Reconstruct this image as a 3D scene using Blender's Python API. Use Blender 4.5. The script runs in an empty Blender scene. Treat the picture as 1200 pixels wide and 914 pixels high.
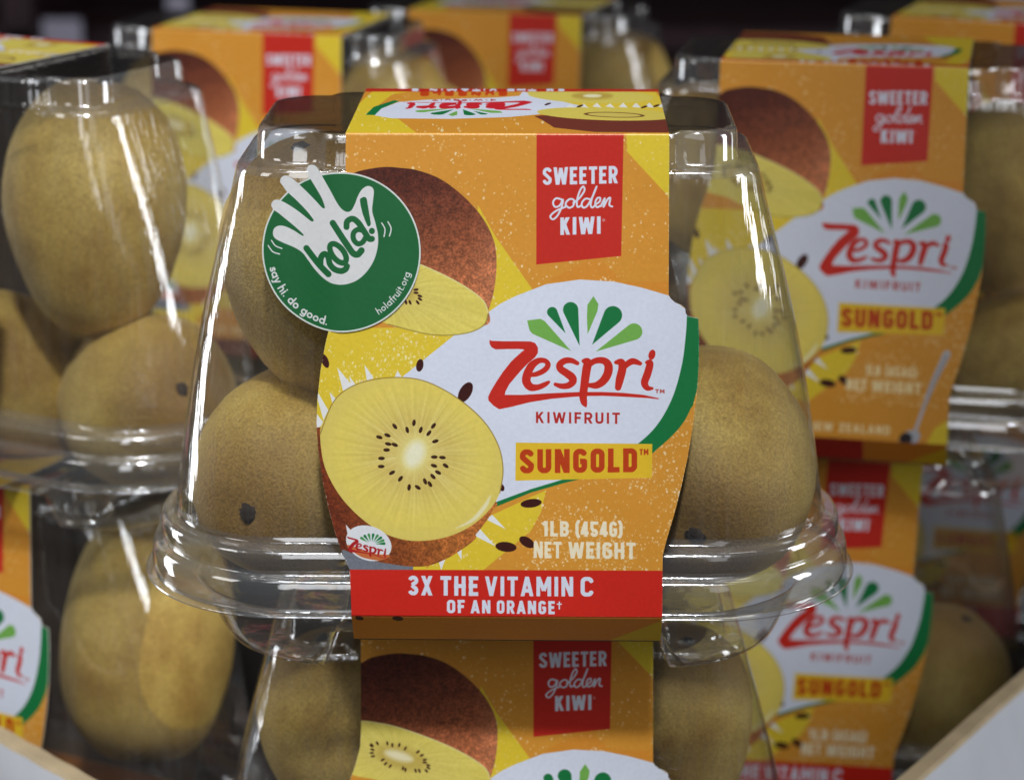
import bpy, bmesh, math, random
import numpy as np
from mathutils import Vector, Matrix, Euler, noise

scn = bpy.context.scene
R = math.radians
# ------------------------------------------------------------------ camera
CAM_H = 0.408
cam_d = bpy.data.cameras.new('camera'); cam = bpy.data.objects.new('camera', cam_d)
scn.collection.objects.link(cam); scn.camera = cam
cam.location = (0, 0, CAM_H); cam.rotation_euler = (R(90 - 16.8), 0, 0)
cam_d.sensor_fit = 'HORIZONTAL'; cam_d.sensor_width = 36.0; cam_d.lens = 36.0 * 2727.0 / 1200.0
cam_d.clip_start = 0.02; cam_d.clip_end = 50
cam_d.dof.use_dof = True; cam_d.dof.focus_distance = 0.615; cam_d.dof.aperture_fstop = 12.0
# ------------------------------------------------------------------ light
w = bpy.data.worlds.new('World'); scn.world = w; w.use_nodes = True
w.node_tree.nodes['Background'].inputs[0].default_value = (0.80, 0.88, 1.0, 1)
w.node_tree.nodes['Background'].inputs[1].default_value = 0.02


def lamp(name, loc, target, sx, sy, watts, col=(1, .97, .93), spin=0.0):
    d = bpy.data.lights.new(name, 'AREA'); d.shape = 'RECTANGLE'; d.size = sx; d.size_y = sy
    d.energy = watts; d.color = col
    o = bpy.data.objects.new(name, d); scn.collection.objects.link(o); o.location = loc
    q = (Vector(target) - Vector(loc)).to_track_quat('-Z', 'Y'); o.rotation_euler = q.to_euler()
    o.rotation_euler.rotate_axis('Z', spin)
    return o


lamp('ceiling_tube', (-0.34, -0.45, 1.95), (-0.34, -0.44, 0), 0.035, 0.45, 3.7, (.93, .96, 1))
lamp('ceiling_tube', (0.13, -0.45, 1.95), (0.13, -0.44, 0), 0.035, 0.45, 3.7, (.93, .96, 1))
lamp('ceiling_panel', (-0.1, -0.75, 1.9), (0, .65, .2), 1.5, 0.42, 3.2, (.95, .97, 1))
lamp('front_fill', (0.52, -1.5, 0.98), (0.05, .65, .12), 0.55, 1.4, 1.8, (.95, .97, 1))  # unseen panel added for frontal fill and a veil on the clear walls
lamp('front_fill', (-0.36, -1.5, 0.98), (-0.05, .65, .12), 0.32, 1.4, 4.0, (.95, .97, 1))  # left counterpart, also added for fill and veil
lamp('streak_fill', (-1.22, 1.14, .22), (-.08, .63, .2), 0.26, 0.9, 6.0, (.93, .96, 1))  # unseen low panel added to put a bright streak on the left lid corners
lamp('streak_fill', (1.22, 1.14, .40), (.08, .63, .2), 0.12, 0.5, .7, (.93, .96, 1))  # weaker unseen panel added for streaks on the right lid corners
lamp('side_light', (1.6, .42, .55), (.1, .7, .1), 0.4, 0.8, 9.0, (.93, .96, 1))
lamp('side_light', (-1.3, -.1, .95), (-.25, .75, .1), 0.5, 0.6, 3.0, (1, .98, .94))
lamp('ceiling_tube', (0.1, 0.85, 2.2), (0.1, 0.86, 0), 1.6, 0.06, 3, (1, .97, .92))
sp_d = bpy.data.lights.new('spot_lamp', 'SPOT'); sp = bpy.data.objects.new('spot_lamp', sp_d); scn.collection.objects.link(sp)
sp.location = (0.05, -0.55, 1.85); sp_d.energy = 106; sp_d.color = (.96, .98, 1); sp_d.shadow_soft_size = .07
sp_d.spot_size = R(22.8); sp_d.spot_blend = .25
sp.rotation_euler = (Vector((-.308, .74, .13)) - sp.location).to_track_quat('-Z', 'Y').to_euler()
scn.view_settings.view_transform = 'Standard'; scn.view_settings.look = 'None'
scn.view_settings.gamma = 1; scn.view_settings.exposure = 0.05; scn.view_settings.use_curve_mapping = False
scn.render.engine = 'CYCLES'
scn.cycles.use_denoising = True
scn.cycles.max_bounces = 14; scn.cycles.transparent_max_bounces = 40
scn.cycles.glossy_bounces = 4; scn.cycles.transmission_bounces = 6; scn.cycles.diffuse_bounces = 4
scn.cycles.caustics_reflective = False; scn.cycles.caustics_refractive = False
scn.cycles.sample_clamp_indirect = 4.0

# ================================================================== printed artwork (rasterised in memory)
FRONT_H = np.array([[4.52229076e+00, 2.40187600e+01, 5.94553192e+02],
                    [1.00529890e-02, 5.95000451e+02, 1.56577482e+02],
                    [-2.74424516e-05, 4.16859070e-02, 1.0]])      # panel (mm across, fraction down) -> artwork units
TOP_H = np.array([[4.28341774e+00, 9.79549868e-01, 5.97432398e+02],
                  [9.52197760e-03, -5.52857075e-01, 1.28956867e+02],
                  [-2.59929071e-05, 1.50917837e-03, 1.0]])
FRONT_I = np.linalg.inv(FRONT_H)


def art2panel(p):
    q = FRONT_I @ np.array([p[0], p[1], 1.0]); return q[0] / q[2] / 1000.0, q[1] / q[2]


class Art:
    def __init__(s, X, Y, base):
        s.X = X.astype(np.float32); s.Y = Y.astype(np.float32)
        s.h, s.w = X.shape
        s.img = np.empty((s.h, s.w, 3), np.float32); s.img[:] = np.array(base, np.float32) / 255
        s.cx0, s.cx1 = s.X.min(0), s.X.max(0); s.ry0, s.ry1 = s.Y.min(1), s.Y.max(1)
        s.px = float(abs(s.X[s.h // 2, s.w // 2 + 1] - s.X[s.h // 2, s.w // 2]))
        s.py = float(abs(s.Y[s.h // 2 + 1, s.w // 2] - s.Y[s.h // 2, s.w // 2]))
        s.xf = lambda p: p
        s.k = 1.0

    def box(s, x0, y0, x1, y1):
        c = np.nonzero((s.cx1 >= x0) & (s.cx0 <= x1))[0]; r = np.nonzero((s.ry1 >= y0) & (s.ry0 <= y1))[0]
        if not len(c) or not len(r): return None
        return slice(r[0], r[-1] + 1), slice(c[0], c[-1] + 1)

    def put(s, b, a, col):
        v = s.img[b]
        if callable(col): c = col(s.X[b], s.Y[b])
        else: c = np.array(col, np.float32) / 255
        v[:] = v * (1 - a[..., None]) + c * a[..., None]

    def cover(s, sd, feather):
        f = feather if feather else max(s.px, s.py) * 1.1
        return np.clip(0.5 - sd / f, 0, 1)

    def poly(s, pts, col, smooth=False, alpha=1.0, feather=0.0):
        pts = [s.xf(p) for p in pts]
        if smooth: pts = spline(pts, True)
        P = np.array(pts, np.float32); m = 2 + feather
        b = s.box(P[:, 0].min() - m, P[:, 1].min() - m, P[:, 0].max() + m, P[:, 1].max() + m)
        if b is None: return
        X, Y = s.X[b], s.Y[b]; d = np.full(X.shape, 1e9, np.float32); ins = np.zeros(X.shape, bool)
        for (x0, y0), (x1, y1) in zip(P, np.roll(P, -1, 0)):
            ex, ey = x1 - x0, y1 - y0; L = ex * ex + ey * ey
            if L < 1e-9: continue
            t = np.clip(((X - x0) * ex + (Y - y0) * ey) / L, 0, 1)
            np.minimum(d, (X - x0 - t * ex) ** 2 + (Y - y0 - t * ey) ** 2, out=d)
            if y0 != y1:
                ins ^= ((Y < y0) != (Y < y1)) & (X < x0 + (Y - y0) * ex / ey)
        sd = np.sqrt(d); sd[ins] *= -1
        s.put(b, s.cover(sd, feather) * alpha, col)

    def stroke(s, pts, rad, col, smooth=False, flat=False, clip=None, alpha=1.0, feather=0.0):
        pts = [s.xf(p) for p in pts]
        rad = [r * s.k for r in (rad if hasattr(rad, '__len__') else [rad] * len(pts))]
        if smooth:
            q = spline([(p[0], p[1], r) for p, r in zip(pts, rad)], False)
            pts = [(a, c) for a, c, _ in q]; rad = [r for _, _, r in q]
        P = np.array(pts, np.float32); m = max(rad) + 2
        b = s.box(P[:, 0].min() - m, P[:, 1].min() - m, P[:, 0].max() + m, P[:, 1].max() + m)
        if b is None: return
        X, Y = s.X[b], s.Y[b]; sd = np.full(X.shape, 1e9, np.float32); n = len(P)
        for i in range(n - 1):
            (x0, y0), (x1, y1) = P[i], P[i + 1]; ex, ey = x1 - x0, y1 - y0; L = math.hypot(ex, ey)
            if L < 1e-6: continue
            al = ((X - x0) * ex + (Y - y0) * ey) / L; t = np.clip(al / L, 0, 1)
            dd = np.hypot(X - x0 - t * ex, Y - y0 - t * ey) - (rad[i] + (rad[i + 1] - rad[i]) * t)
            if flat:
                pr = np.abs((X - x0) * ey - (Y - y0) * ex) / L
                if i == 0: dd = np.where(al < 0, np.maximum(pr - rad[0], -al), dd)
                if i == n - 2: dd = np.where(al > L, np.maximum(pr - rad[-1], al - L), dd)
            np.minimum(sd, dd, out=sd)
        if clip is not None: sd = np.maximum(sd, clip(X, Y))
        s.put(b, s.cover(sd, feather) * alpha, col)

    def ellipse(s, cx, cy, rx, ry, ang, col, alpha=1.0, feather=0.0, n=40):
        ca, sa = math.cos(ang), math.sin(ang)
        s.poly([(cx + rx * math.cos(t) * ca - ry * math.sin(t) * sa, cy + rx * math.cos(t) * sa + ry * math.sin(t) * ca)
                for t in np.linspace(0, 2 * math.pi, n, endpoint=False)], col, False, alpha, feather)

    def dot(s, x, y, r, col, alpha):
        b = s.box(x - r - 1, y - r - 1, x + r + 1, y + r + 1)
        if b is None: return
        s.put(b, s.cover(np.hypot(s.X[b] - x, s.Y[b] - y) - r, 0.6) * alpha, col)

    def drop(s, head, r, tip, col):                       # a petal: round head narrowing to a point
        hx, hy = head; tx, ty = tip; a = math.atan2(hy - ty, hx - tx); L = math.hypot(hx - tx, hy - ty)
        be = math.acos(min(1, r / L)); pts = [tip]
        for t in np.linspace(-(math.pi - be), math.pi - be, 16): pts.append((hx + r * math.cos(a + t), hy + r * math.sin(a + t)))
        s.poly(pts, col)

    def image(s, name):
        im = bpy.data.images.new(name, s.w, s.h, alpha=False)
        o = np.ones((s.h, s.w, 4), np.float32); o[..., :3] = np.clip(s.img[::-1], 0, 1)
        im.pixels.foreach_set(o.ravel()); im.update(); im.pack()
        return im


def spline(p, closed, n=7):
    P = [np.array(q, float) for q in p]; N = len(P); out = []
    for i in range(N if closed else N - 1):
        if closed: a, b, c, d = P[i - 1], P[i], P[(i + 1) % N], P[(i + 2) % N]
        else: a, b, c, d = P[max(i - 1, 0)], P[i], P[i + 1], P[min(i + 2, N - 1)]
        for k in range(n):
            t = k / n
            out.append(tuple(0.5 * (2 * b + (c - a) * t + (2 * a - 5 * b + 4 * c - d) * t * t + (3 * b - a - 3 * c + d) * t ** 3)))
    if not closed: out.append(tuple(P[-1]))
    return out


def arc(cx, cy, rx, ry, a0, a1, n=9):
    return [(cx + rx * math.cos(R(a)), cy + ry * math.sin(R(a))) for a in np.linspace(a0, a1, n)]


def glyph(ch, w, h):
    """Centre lines of a narrow capital, cap height 1, width w, half stroke h."""
    L, Rr, B, T, m = h, w - h, h, 1 - h, w / 2
    r = (Rr - L) / 2
    V = lambda x: [(x, 0), (x, 1)]
    H = lambda y, a=0.0, b=None: [(a, y), (w if b is None else b, y)]
    bowl = lambda y0, y1: [(L, y1), (m, y1)] + arc(m, (y0 + y1) / 2, Rr - m, (y1 - y0) / 2, 85, -85) + [(m, y0), (L, y0)]
    oo = [(L, B + r)] + [(L, T - r)] + arc(m, T - r, r, r, 175, 5) + [(Rr, T - r), (Rr, B + r)] + arc(m, B + r, r, r, -5, -175) + [(L, B + r)]
    g = {
        'E': [V(L), H(T, 0, w * .96), H(.51, 0, w * .86), H(B, 0, w * .96)], 'F': [V(L), H(T, 0, w * .96), H(.5, 0, w * .86)],
        'L': [V(L), H(B, 0, w * .96)], 'I': [V(w / 2)], 'T': [V(m), H(T)], 'H': [V(L), V(Rr), H(.5)],
        'S': [arc(m, T - r, r, r, 5, 180) + [(L, .66), (m, .5), (Rr, .34)] + arc(m, B + r, r, r, 0, -185)],
        'W': [[(L * .8, 1.05), (w * .27, -.05)], [(w * .27, -.05), (m, .95)], [(m, .95), (w * .73, -.05)], [(w * .73, -.05), (w - L * .8, 1.05)]],
        'R': [V(L), bowl(.45, T), [(m, .47), (Rr + h * .3, -.05)]], 'P': [V(L), bowl(.42, T)],
        'B': [V(L), bowl(.51, T), bowl(B, .51)], 'D': [V(L), [(L, T), (m, T)] + arc(m, T - r, r, r, 80, 5) + [(Rr, T - r), (Rr, B + r)] + arc(m, B + r, r, r, -5, -80) + [(m, B), (L, B)]],
        'K': [V(L), [(Rr, 1.05), (L + h * .3, .42)], [(L + r * .7, .62), (Rr + h * .2, -.05)]],
        'U': [[(L, 1), (L, B + r)] + arc(m, B + r, r, r, 185, 355) + [(Rr, 1)]], 'O': [oo], '0': [oo],
        'N': [V(L), V(Rr), [(L, 1.02), (Rr, -.02)]], 'M': [V(L), V(Rr), [(L, 1.02), (m, .28)], [(m, .28), (Rr, 1.02)]],
        'G': [arc(m, T - r, r, r, 8, 178) + [(L, B + r)] + arc(m, B + r, r, r, 182, 358) + [(Rr, .47), (m, .47)]],
        'C': [arc(m, T - r, r, r, -6, 178) + [(L, B + r)] + arc(m, B + r, r, r, 182, 366)],
        'V': [[(L * .8, 1.05), (m, 0)], [(m, 0), (w - L * .8, 1.05)]], 'A': [[(L * .8, -.05), (m, 1)], [(m, 1), (w - L * .8, -.05)], [(L + r * .35, .28), (Rr - r * .35, .28)]],
        'X': [[(L * .8, 1.05), (w - L * .8, -.05)], [(w - L * .8, 1.05), (L * .8, -.05)]], 'Z': [H(T), H(B), [(Rr, T), (L, B)]],
        '1': [V(w * .62), [(w * .62, .94), (0, .74)]], '4': [V(Rr - h * .6), H(.24), [(w * .62, 1.0), (L * .7, .24)]],
        '5': [H(T, L, w), [(L, 1), (L, .55)], [(L, .58)] + arc(m, B + r * 1.05, r, r * 1.15, 120, -180)],
        '6': [], '3': [arc(m, T - r, r, r, 170, -80) + [(m * .8, .52)], [(m * .8, .52)] + arc(m, B + r, r, r * 1.05, 80, -170)],
        '(': [[(w * .95, 1.08), (w * .45, .8), (w * .45, .2), (w * .95, -.08)]], ')': [[(w * .05, 1.08), (w * .55, .8), (w * .55, .2), (w * .05, -.08)]],
        '+': [V(w / 2), H(.68)],
    }
    return g.get(ch, [])


WID = {'I': .19, 'W': .78, 'M': .66, '1': .3, '(': .26, ')': .26, 'T': .46, 'V': .54, 'N': .53, 'A': .56, 'X': .54, 'L': .42, 'E': .42, 'F': .42, '+': .4, ' ': .26}


def text(A, s, x0, x1, yb0, yb1, cap, col, wt=.085, track=.11, wscale=1.0, slope=0.0):
    """Capitals set between x0 and x1 on the baseline yb0 -> yb1."""
    ws = [WID.get(c, .5) * wscale for c in s]
    tot = sum(ws) + track * (len(s) - 1); u = (x1 - x0) / tot       # horizontal units per em
    ax, ay = (x1 - x0), (yb1 - yb0); cur = 0.0
    for c, wd in zip(s, ws):
        for st in glyph(c, wd, wt):
            f = lambda p: (x0 + ax * (cur + p[0]) / tot + slope * p[1] * cap, yb0 + ay * (cur + p[0]) / tot - p[1] * cap)
            def clip(X, Y, x0=x0, ax=ax, ay=ay, yb0=yb0):
                yy = yb0 + ay * (X - x0) / ax
                e = .09 * cap if c in '()' else 0
                return np.maximum(Y - yy - e, yy - cap - e - Y)
            ident = A.xf is IDENT
            A.stroke([f(p) for p in st], wt * (u + cap) / 2, col, flat=True, clip=clip if ident else None)
        cur += wd + track


IDENT = lambda p: p
RED = (208, 46, 34); WHITE = (226, 231, 246); ORANGE = (224, 154, 56); YEL = (234, 204, 56)
GRN = (26, 122, 66); LGRN = (122, 182, 84); SEED = (64, 26, 22)


def lerpc(c0, c1, t):
    t = np.clip(t, 0, 1)[..., None]; return (np.array(c0, np.float32) * (1 - t) + np.array(c1, np.float32) * t) / 255


LZ = lambda p: (560 + p[0] * .2626, 340 + p[1] * .2626)     # tracing sheet of the word mark


def wordmark(A, red=RED):
    Z = [(52, 222), (62, 226), (110, 228), (180, 228), (236, 229), (256, 236), (268, 256), (268, 280), (255, 300), (225, 325), (195, 355), (165, 390),
         (140, 420), (124, 450), (120, 467), (200, 467), (320, 460), (455, 454), (550, 454), (650, 458), (740, 467), (808, 482), (806, 486), (760, 481), (650, 475),
         (560, 471), (490, 472), (430, 475), (330, 484), (230, 500), (150, 520), (95, 531), (70, 515), (48, 492), (46, 476), (58, 450), (82, 410),
         (112, 365), (150, 317), (185, 285), (208, 265), (180, 262), (120, 263), (80, 264), (62, 255), (53, 240)]
    A.poly([LZ(p) for p in Z], red)
    k = .2626
    S = lambda pts, rr: A.stroke([LZ(p) for p in pts], [r * k for r in rr], red, smooth=True)
    S([(222, 380), (262, 374), (298, 356), (313, 333), (300, 315), (270, 315), (240, 337), (221, 375), (217, 408), (236, 432), (268, 433), (298, 421), (316, 410)],
      [8, 11, 12, 12, 11, 13, 17, 19, 19, 17, 13, 11, 7])
    S([(444, 326), (418, 314), (388, 315), (366, 332), (370, 352), (396, 370), (420, 389), (424, 408), (404, 425), (374, 428), (346, 420)],
      [9, 12, 14, 15, 16, 17, 18, 16, 14, 12, 8])
    S([(472, 316), (490, 322), (484, 360), (476, 420), (470, 470), (474, 500), (483, 519)], [9, 18, 19, 18, 17, 14, 3])
    S([(490, 338), (522, 316), (560, 314), (582, 334), (580, 370), (560, 404), (530, 424), (498, 424)], [12, 13, 15, 18, 19, 18, 15, 10])
    S([(616, 322), (640, 322), (645, 350), (634, 396), (626, 434)], [8, 16, 18, 18, 14])
    S([(644, 356), (664, 332), (692, 317), (724, 327)], [10, 13, 14, 9])
    S([(752, 322), (768, 326), (758, 370), (744, 412), (756, 436), (778, 438)], [6, 15, 17, 16, 12, 6])
    A.ellipse(*LZ((777, 288)), 15 * k, 23 * k, .25, red)


def fan(A):
    k = .2626
    A.poly([LZ(p) for p in [(220, 135), (280, 128), (298, 138), (416, 271), (245, 195), (231, 180)]], LGRN)
    A.drop(LZ((332, 98)), 23 * k, LZ((392, 193)), GRN); A.drop(LZ((414, 87)), 34 * k, LZ((454, 248)), GRN)
    A.poly([LZ(p) for p in [(516, 27), (538, 62), (534, 92), (490, 196), (487, 120), (489, 66)]], LGRN)
    A.drop(LZ((603, 112)), 41 * k, LZ((510, 243)), GRN); A.drop(LZ((697, 185)), 37 * k, LZ((526, 274)), LGRN)


def grain(X, Y, sc):
    h = lambda a, b: np.modf(np.abs(np.sin(a * 12.9898 + b * 78.233) * 43758.547))[0]
    x, y = X / sc, Y / sc; ix, iy = np.floor(x), np.floor(y); fx, fy = x - ix, y - iy
    return (h(ix, iy) * (1 - fx) + h(ix + 1, iy) * fx) * (1 - fy) + (h(ix, iy + 1) * (1 - fx) + h(ix + 1, iy + 1) * fx) * fy - .5


def seed(A, x, y, L, wd, ang, col=SEED):
    A.ellipse(x, y, L, wd, ang, col, n=16)


def speckle(A, rnd, n, x0, y0, x1, y1, col=(255, 232, 190)):
    for _ in range(n):
        x, y = rnd.uniform(x0, x1), rnd.uniform(y0, y1)
        if noise.noise(Vector((x * .018, y * .018, 3))) < rnd.uniform(-.5, .35): continue
        r = abs(rnd.gauss(0, .55)) + .28; al = rnd.uniform(.25, .85)
        A.dot(x, y, r, col, al)
        if rnd.random() < .3: A.dot(x + rnd.uniform(-.9, .9), y + rnd.uniform(.6, 1.8), r * .8, col, al)


def kiwi_face(A, out, cx, cy, rx, ry, ang, seeds, rnd, core=(15, 20), rim=True):
    def col(X, Y):
        dx, dy = X - cx, Y - cy; ca, sa = math.cos(ang), math.sin(ang)
        u = (dx * ca + dy * sa) / rx; v = (-dx * sa + dy * ca) / ry; d = np.sqrt(u * u + v * v); th = np.arctan2(v, u)
        ray = np.sin(th * 46 + 2 * np.sin(th * 7)) * .5 + np.sin(th * 83 + 1.3) * .3
        c = lerpc((230, 208, 120), (238, 216, 104), (d - .32) * 2.0)
        c = c * (1 - .0) + 0
        c = c + ((ray * .7 + grain(X, Y, 1.3) * .5 + grain(th * 40, d * 4, 1.0) * 1.2) * .060 * np.clip(1.15 - d, 0, 1) * np.clip(d * 3 - .4, 0, 1))[..., None]
        ring = np.exp(-((d - .40) / .14) ** 2)[..., None] * .16
        c = c * (1 - ring) + ring * np.array((188, 150, 60), np.float32) / 255
        e = np.clip((d - .86) * 5, 0, 1)[..., None] * .35
        return c * (1 - e) + e * np.array((216, 196, 110), np.float32) / 255
    A.poly(out, col, smooth=True)
    for k in range(56):                                            # pale rays
        t = rnd.uniform(0, 2 * math.pi); a, b = rnd.uniform(.16, .3), rnd.uniform(.45, .9); ca, sa = math.cos(ang), math.sin(ang)
        P = [(cx + rx * q * math.cos(t) * ca - ry * q * math.sin(t) * sa, cy + rx * q * math.cos(t) * sa + ry * q * math.sin(t) * ca) for q in (a, b)]
        A.stroke(P, [.7, .2], (246, 234, 160), alpha=.35, feather=1.4)
    A.ellipse(cx, cy, core[0] * 1.25, core[1] * 1.2, ang, (240, 226, 140), alpha=.8, feather=10)
    A.ellipse(cx, cy, core[0] * .8, core[1] * .85, ang, (250, 246, 214), alpha=.95, feather=9)
    for (x, y, a) in seeds:
        seed(A, x, y, 3.9, 2.0, a, (58, 30, 20)); A.ellipse(x - .8, y - .7, 1.0, .5, a, (150, 110, 70), alpha=.6, n=10)


LEFT = [(405.2, 300), (404, 322), (398, 345), (389, 372), (381.5, 402), (375.5, 435), (371.8, 470), (371, 497), (373, 528), (377.5, 560), (384.5, 594), (393, 625), (402, 650), (410, 667)]
RIGHT = [(783.6, 345.5), (786, 350), (791, 354.5), (799, 358), (803, 361.5), (803.5, 367), (806, 370.5), (812, 372), (818.5, 373.5), (819.4, 400), (818.8, 430), (816.5, 465), (812, 500), (806, 535), (798.5, 570), (790, 603), (781, 633), (776.8, 650), (776.4, 667)]


def front_art(variant):
    rnd = random.Random(7)
    Wt, Ht = 1424, 1904
    u = (np.arange(Wt) + .5) / Wt * 107 - 53.5; t = (np.arange(Ht) + .5) / Ht * 1.13 - .01
    U, Tt = np.meshgrid(u, t); q = [FRONT_H[i, 0] * U + FRONT_H[i, 1] * Tt + FRONT_H[i, 2] for i in range(3)]
    A = Art(q[0] / q[2], q[1] / q[2], ORANGE); A.xf = IDENT
    # grain of the halftone on the whole sheet
    yl = lambda pts: A.poly(pts, YEL)
    yl([(732, 100), (800, 100), (800, 246), (784, 231), (735, 178)])
    yl([(560, 240), (580, 276), (640, 362), (560, 400)])
    yl([(340, 384), (420, 384), (560, 384), (560, 420), (500, 500), (500, 700), (340, 700)])
    yl([(540, 620), (640, 574), (634, 600), (622, 622), (566, 668), (480, 690)])
    A.poly([(640, 330), (700, 300), (790, 390), (790, 330)], (226, 140, 46), alpha=.5)
    speckle(A, rnd, 5200, 400, 150, 830, 700); speckle(A, rnd, 2600, 620, 480, 830, 670)
    speckle(A, rnd, 900, 370, 384, 540, 470, (255, 246, 200))
    # white burst round the large fruit
    for tri in [[(395, 430), (413, 452), (402, 458)], [(427, 427), (438, 443), (430, 446)], [(466, 434), (471, 442), (462, 443)], [(386, 459), (396, 470), (390, 474)],
                [(368, 452), (388, 486), (379, 492)], [(366, 478), (380, 496), (368, 505)], [(569, 608), (593, 620), (577, 603)], [(553, 626), (581, 640), (563, 620)],
                [(532, 640), (541, 656), (541, 634)], [(512, 650), (517, 668), (524, 650)], [(409, 440), (418, 452), (412, 456)]]:
        A.poly(tri, (240, 240, 240))
    # white cloud, green edge
    A.poly([(800, 366), (822, 372), (821, 440), (812, 475), (790, 505), (766, 530), (740, 545), (700, 556), (660, 566), (622, 577), (580, 594), (578, 586), (660, 558), (740, 518), (785, 470), (800, 420)], GRN)
    A.poly(spline([(803, 366), (820, 371), (820.5, 405), (818, 440), (811, 474), (797, 500), (770, 526), (740, 545), (700, 555), (660, 552), (720, 520), (770, 480)], True), GRN)
    A.poly([(466, 446), (532, 393), (572, 366), (586, 356), (604, 347), (640, 333), (680, 327.5), (720, 330), (752, 337), (783, 346), (790, 352), (806, 364)] + spline([(805, 372), (803.5, 395), (799, 428), (788, 466), (770, 498), (746, 521), (716, 538)], False) + [(700, 545), (662, 561), (622, 573), (560, 596), (480, 560)], WHITE)
    # upper fruit: dome and cut face
    dome = [(396, 214), (407, 208), (420, 201), (448, 196), (470, 197), (490, 200), (516, 210), (543, 230), (566, 256), (579, 283), (582, 310), (579, 340), (573, 362), (566, 382), (480, 380), (396, 330)]
    def dcol(X, Y):
        t = (Y - 205) / 150 + (X - 480) / 420
        n = np.sin(X * 2.1 + np.sin(Y * 1.3) * 2) * np.sin(Y * 2.7 + np.sin(X * .9) * 2)
        c = lerpc((84, 38, 28), (182, 106, 66), t); n = grain(X, Y, 1.6) * 4 + grain(X, Y, 5) * 2; e = np.clip((X - 545) / 40 + (Y - 300) / 300, 0, 1)
        return c * (1 + .13 * n[..., None]) + .07 * e[..., None]
    A.poly(dome, dcol, smooth=True)
    for _ in range(3200):
        x, y = rnd.uniform(405, 580), rnd.uniform(200, 355); 
        if noise.noise(Vector((x * .03, y * .03, 9))) < -.1: continue
        d = math.hypot((x - 480) / 100, (y - 300) / 100)
        if d < .98: A.dot(x, y, rnd.uniform(.25, .55), (176, 112, 84), rnd.uniform(.12, .45))
    sl = [(385, 296), (405, 286), (436, 291), (474, 303), (513, 319), (545, 336), (566, 352), (572, 367), (566, 382), (543, 391), (505, 392), (455, 380), (428, 367), (385, 352)]
    def scol(X, Y):
        d = np.sqrt(((X - 455) / 105) ** 2 + ((Y - 338 - (X - 455) * .28) / 42) ** 2)
        return lerpc((222, 204, 110), (234, 216, 104), d) + (grain(np.arctan2(Y - 338, X - 455) * 30, d * 3, 1.0) * .07 + grain(X, Y, 1.5) * .03)[..., None]
    A.poly(sl, scol, smooth=True)
    A.stroke([(400, 287), (436, 291), (474, 303), (513, 319), (545, 336), (566, 352), (572, 366)], .8, (236, 222, 150), smooth=True)
    A.stroke([(572, 368), (566, 382), (543, 391), (505, 392), (455, 380)], .7, (150, 130, 60), smooth=True, alpha=.7)
    A.ellipse(456, 336, 34, 15, .3, (196, 166, 76), alpha=.6, feather=10)
    A.ellipse(454, 334, 19, 6.5, .3, (248, 240, 200), alpha=.9, feather=7)
    for i in range(24):
        a = i / 24 * 2 * math.pi + rnd.uniform(-.1, .1); rr = rnd.uniform(.88, 1.12)
        x, y = 456 + 37 * rr * math.cos(a), 336 + 15 * rr * math.sin(a) + 37 * math.cos(a) * .29
        seed(A, x, y, 3.0, 1.4, a + .3)
    # badge
    A.poly([(629, 100), (732, 100), (728, 300), (628.5, 310)], (206, 46, 34))
    if True:
        A.poly([(380, 100), (830, 100), (830, 158.5), (380, 158.5)], (246, 190, 92), alpha=.5)
    text(A, 'SWEETER', 636, 724, 217, 215, 20.5, WHITE, wt=.095, track=.10)
    text(A, 'KIWI', 656.5, 704, 275.5, 274, 20.5, WHITE, wt=.10, track=.12)
    A.ellipse(707.5, 258, 1.6, 1.6, 0, WHITE, alpha=.7); A.ellipse(707.5, 258, .8, .8, 0, RED)
    G = lambda p: (560 + p[0] * .3833, 80 + p[1] * .3833)
    for st in [[(258, 402), (240, 398), (230, 410), (236, 424), (250, 420), (260, 402), (256, 425), (244, 450), (230, 462), (222, 452), (240, 436), (268, 424)],
               [(268, 424), (270, 410), (282, 400), (294, 404), (292, 420), (280, 427), (270, 420)], [(292, 412), (310, 398), (326, 374), (322, 362), (312, 375), (303, 405), (305, 424), (316, 420)],
               [(345, 402), (330, 399), (318, 412), (322, 426), (335, 420), (352, 390), (363, 362), (350, 395), (345, 418), (350, 426), (358, 420)],
               [(358, 418), (372, 408), (374, 397), (365, 398), (359, 412), (364, 425), (376, 420)], [(376, 422), (388, 398), (384, 424), (396, 402), (405, 397), (402, 418), (411, 423)]]:
        A.stroke([G(p) for p in st], 1.15, WHITE, smooth=True)
    # word mark
    fan(A); wordmark(A)
    text(A, 'TM', 768, 779, 460.5, 461, 4.6, (190, 80, 70), wt=.10, track=.12)
    text(A, 'KIWIFRUIT', 628, 726.5, 495.5, 496.5, 13, (190, 44, 40), wt=.085, track=.20, wscale=1.15)
    A.poly([(604.5, 518.5), (764.5, 520), (764, 559.5), (604, 563)], (238, 196, 48))
    text(A, 'SUNGOLD', 609, 747, 554.5, 553, 28, (196, 66, 24), wt=.105, track=.10)
    text(A, 'TM', 749.5, 760, 533, 533, 7, (196, 66, 24), wt=.10, track=.12)
    # flying seeds
    for sd_ in [(492, 428, 7.5, 4.2, 1.75), (545.5, 459.5, 13, 7, -1.05), (381, 423, 8.5, 4, 1.2), (588, 571, 4.5, 3, 1.2), (622.5, 589.5, 12.5, 5, -.12), (593, 640.5, 12.5, 5.8, .1), (617.5, 635, 10, 5.5, .55)]:
        seed(A, *sd_)
    # large fruit
    C8 = lambda p: (370 + p[0] * .3173, 390 + p[1] * .3173)
    skin = [(-20, 350), (-40, 430), (-30, 520), (-10, 610), (20, 690), (60, 780), (120, 820), (200, 838), (280, 853), (360, 862), (430, 855), (520, 812), (590, 745), (650, 660), (640, 600), (300, 400)]
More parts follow.
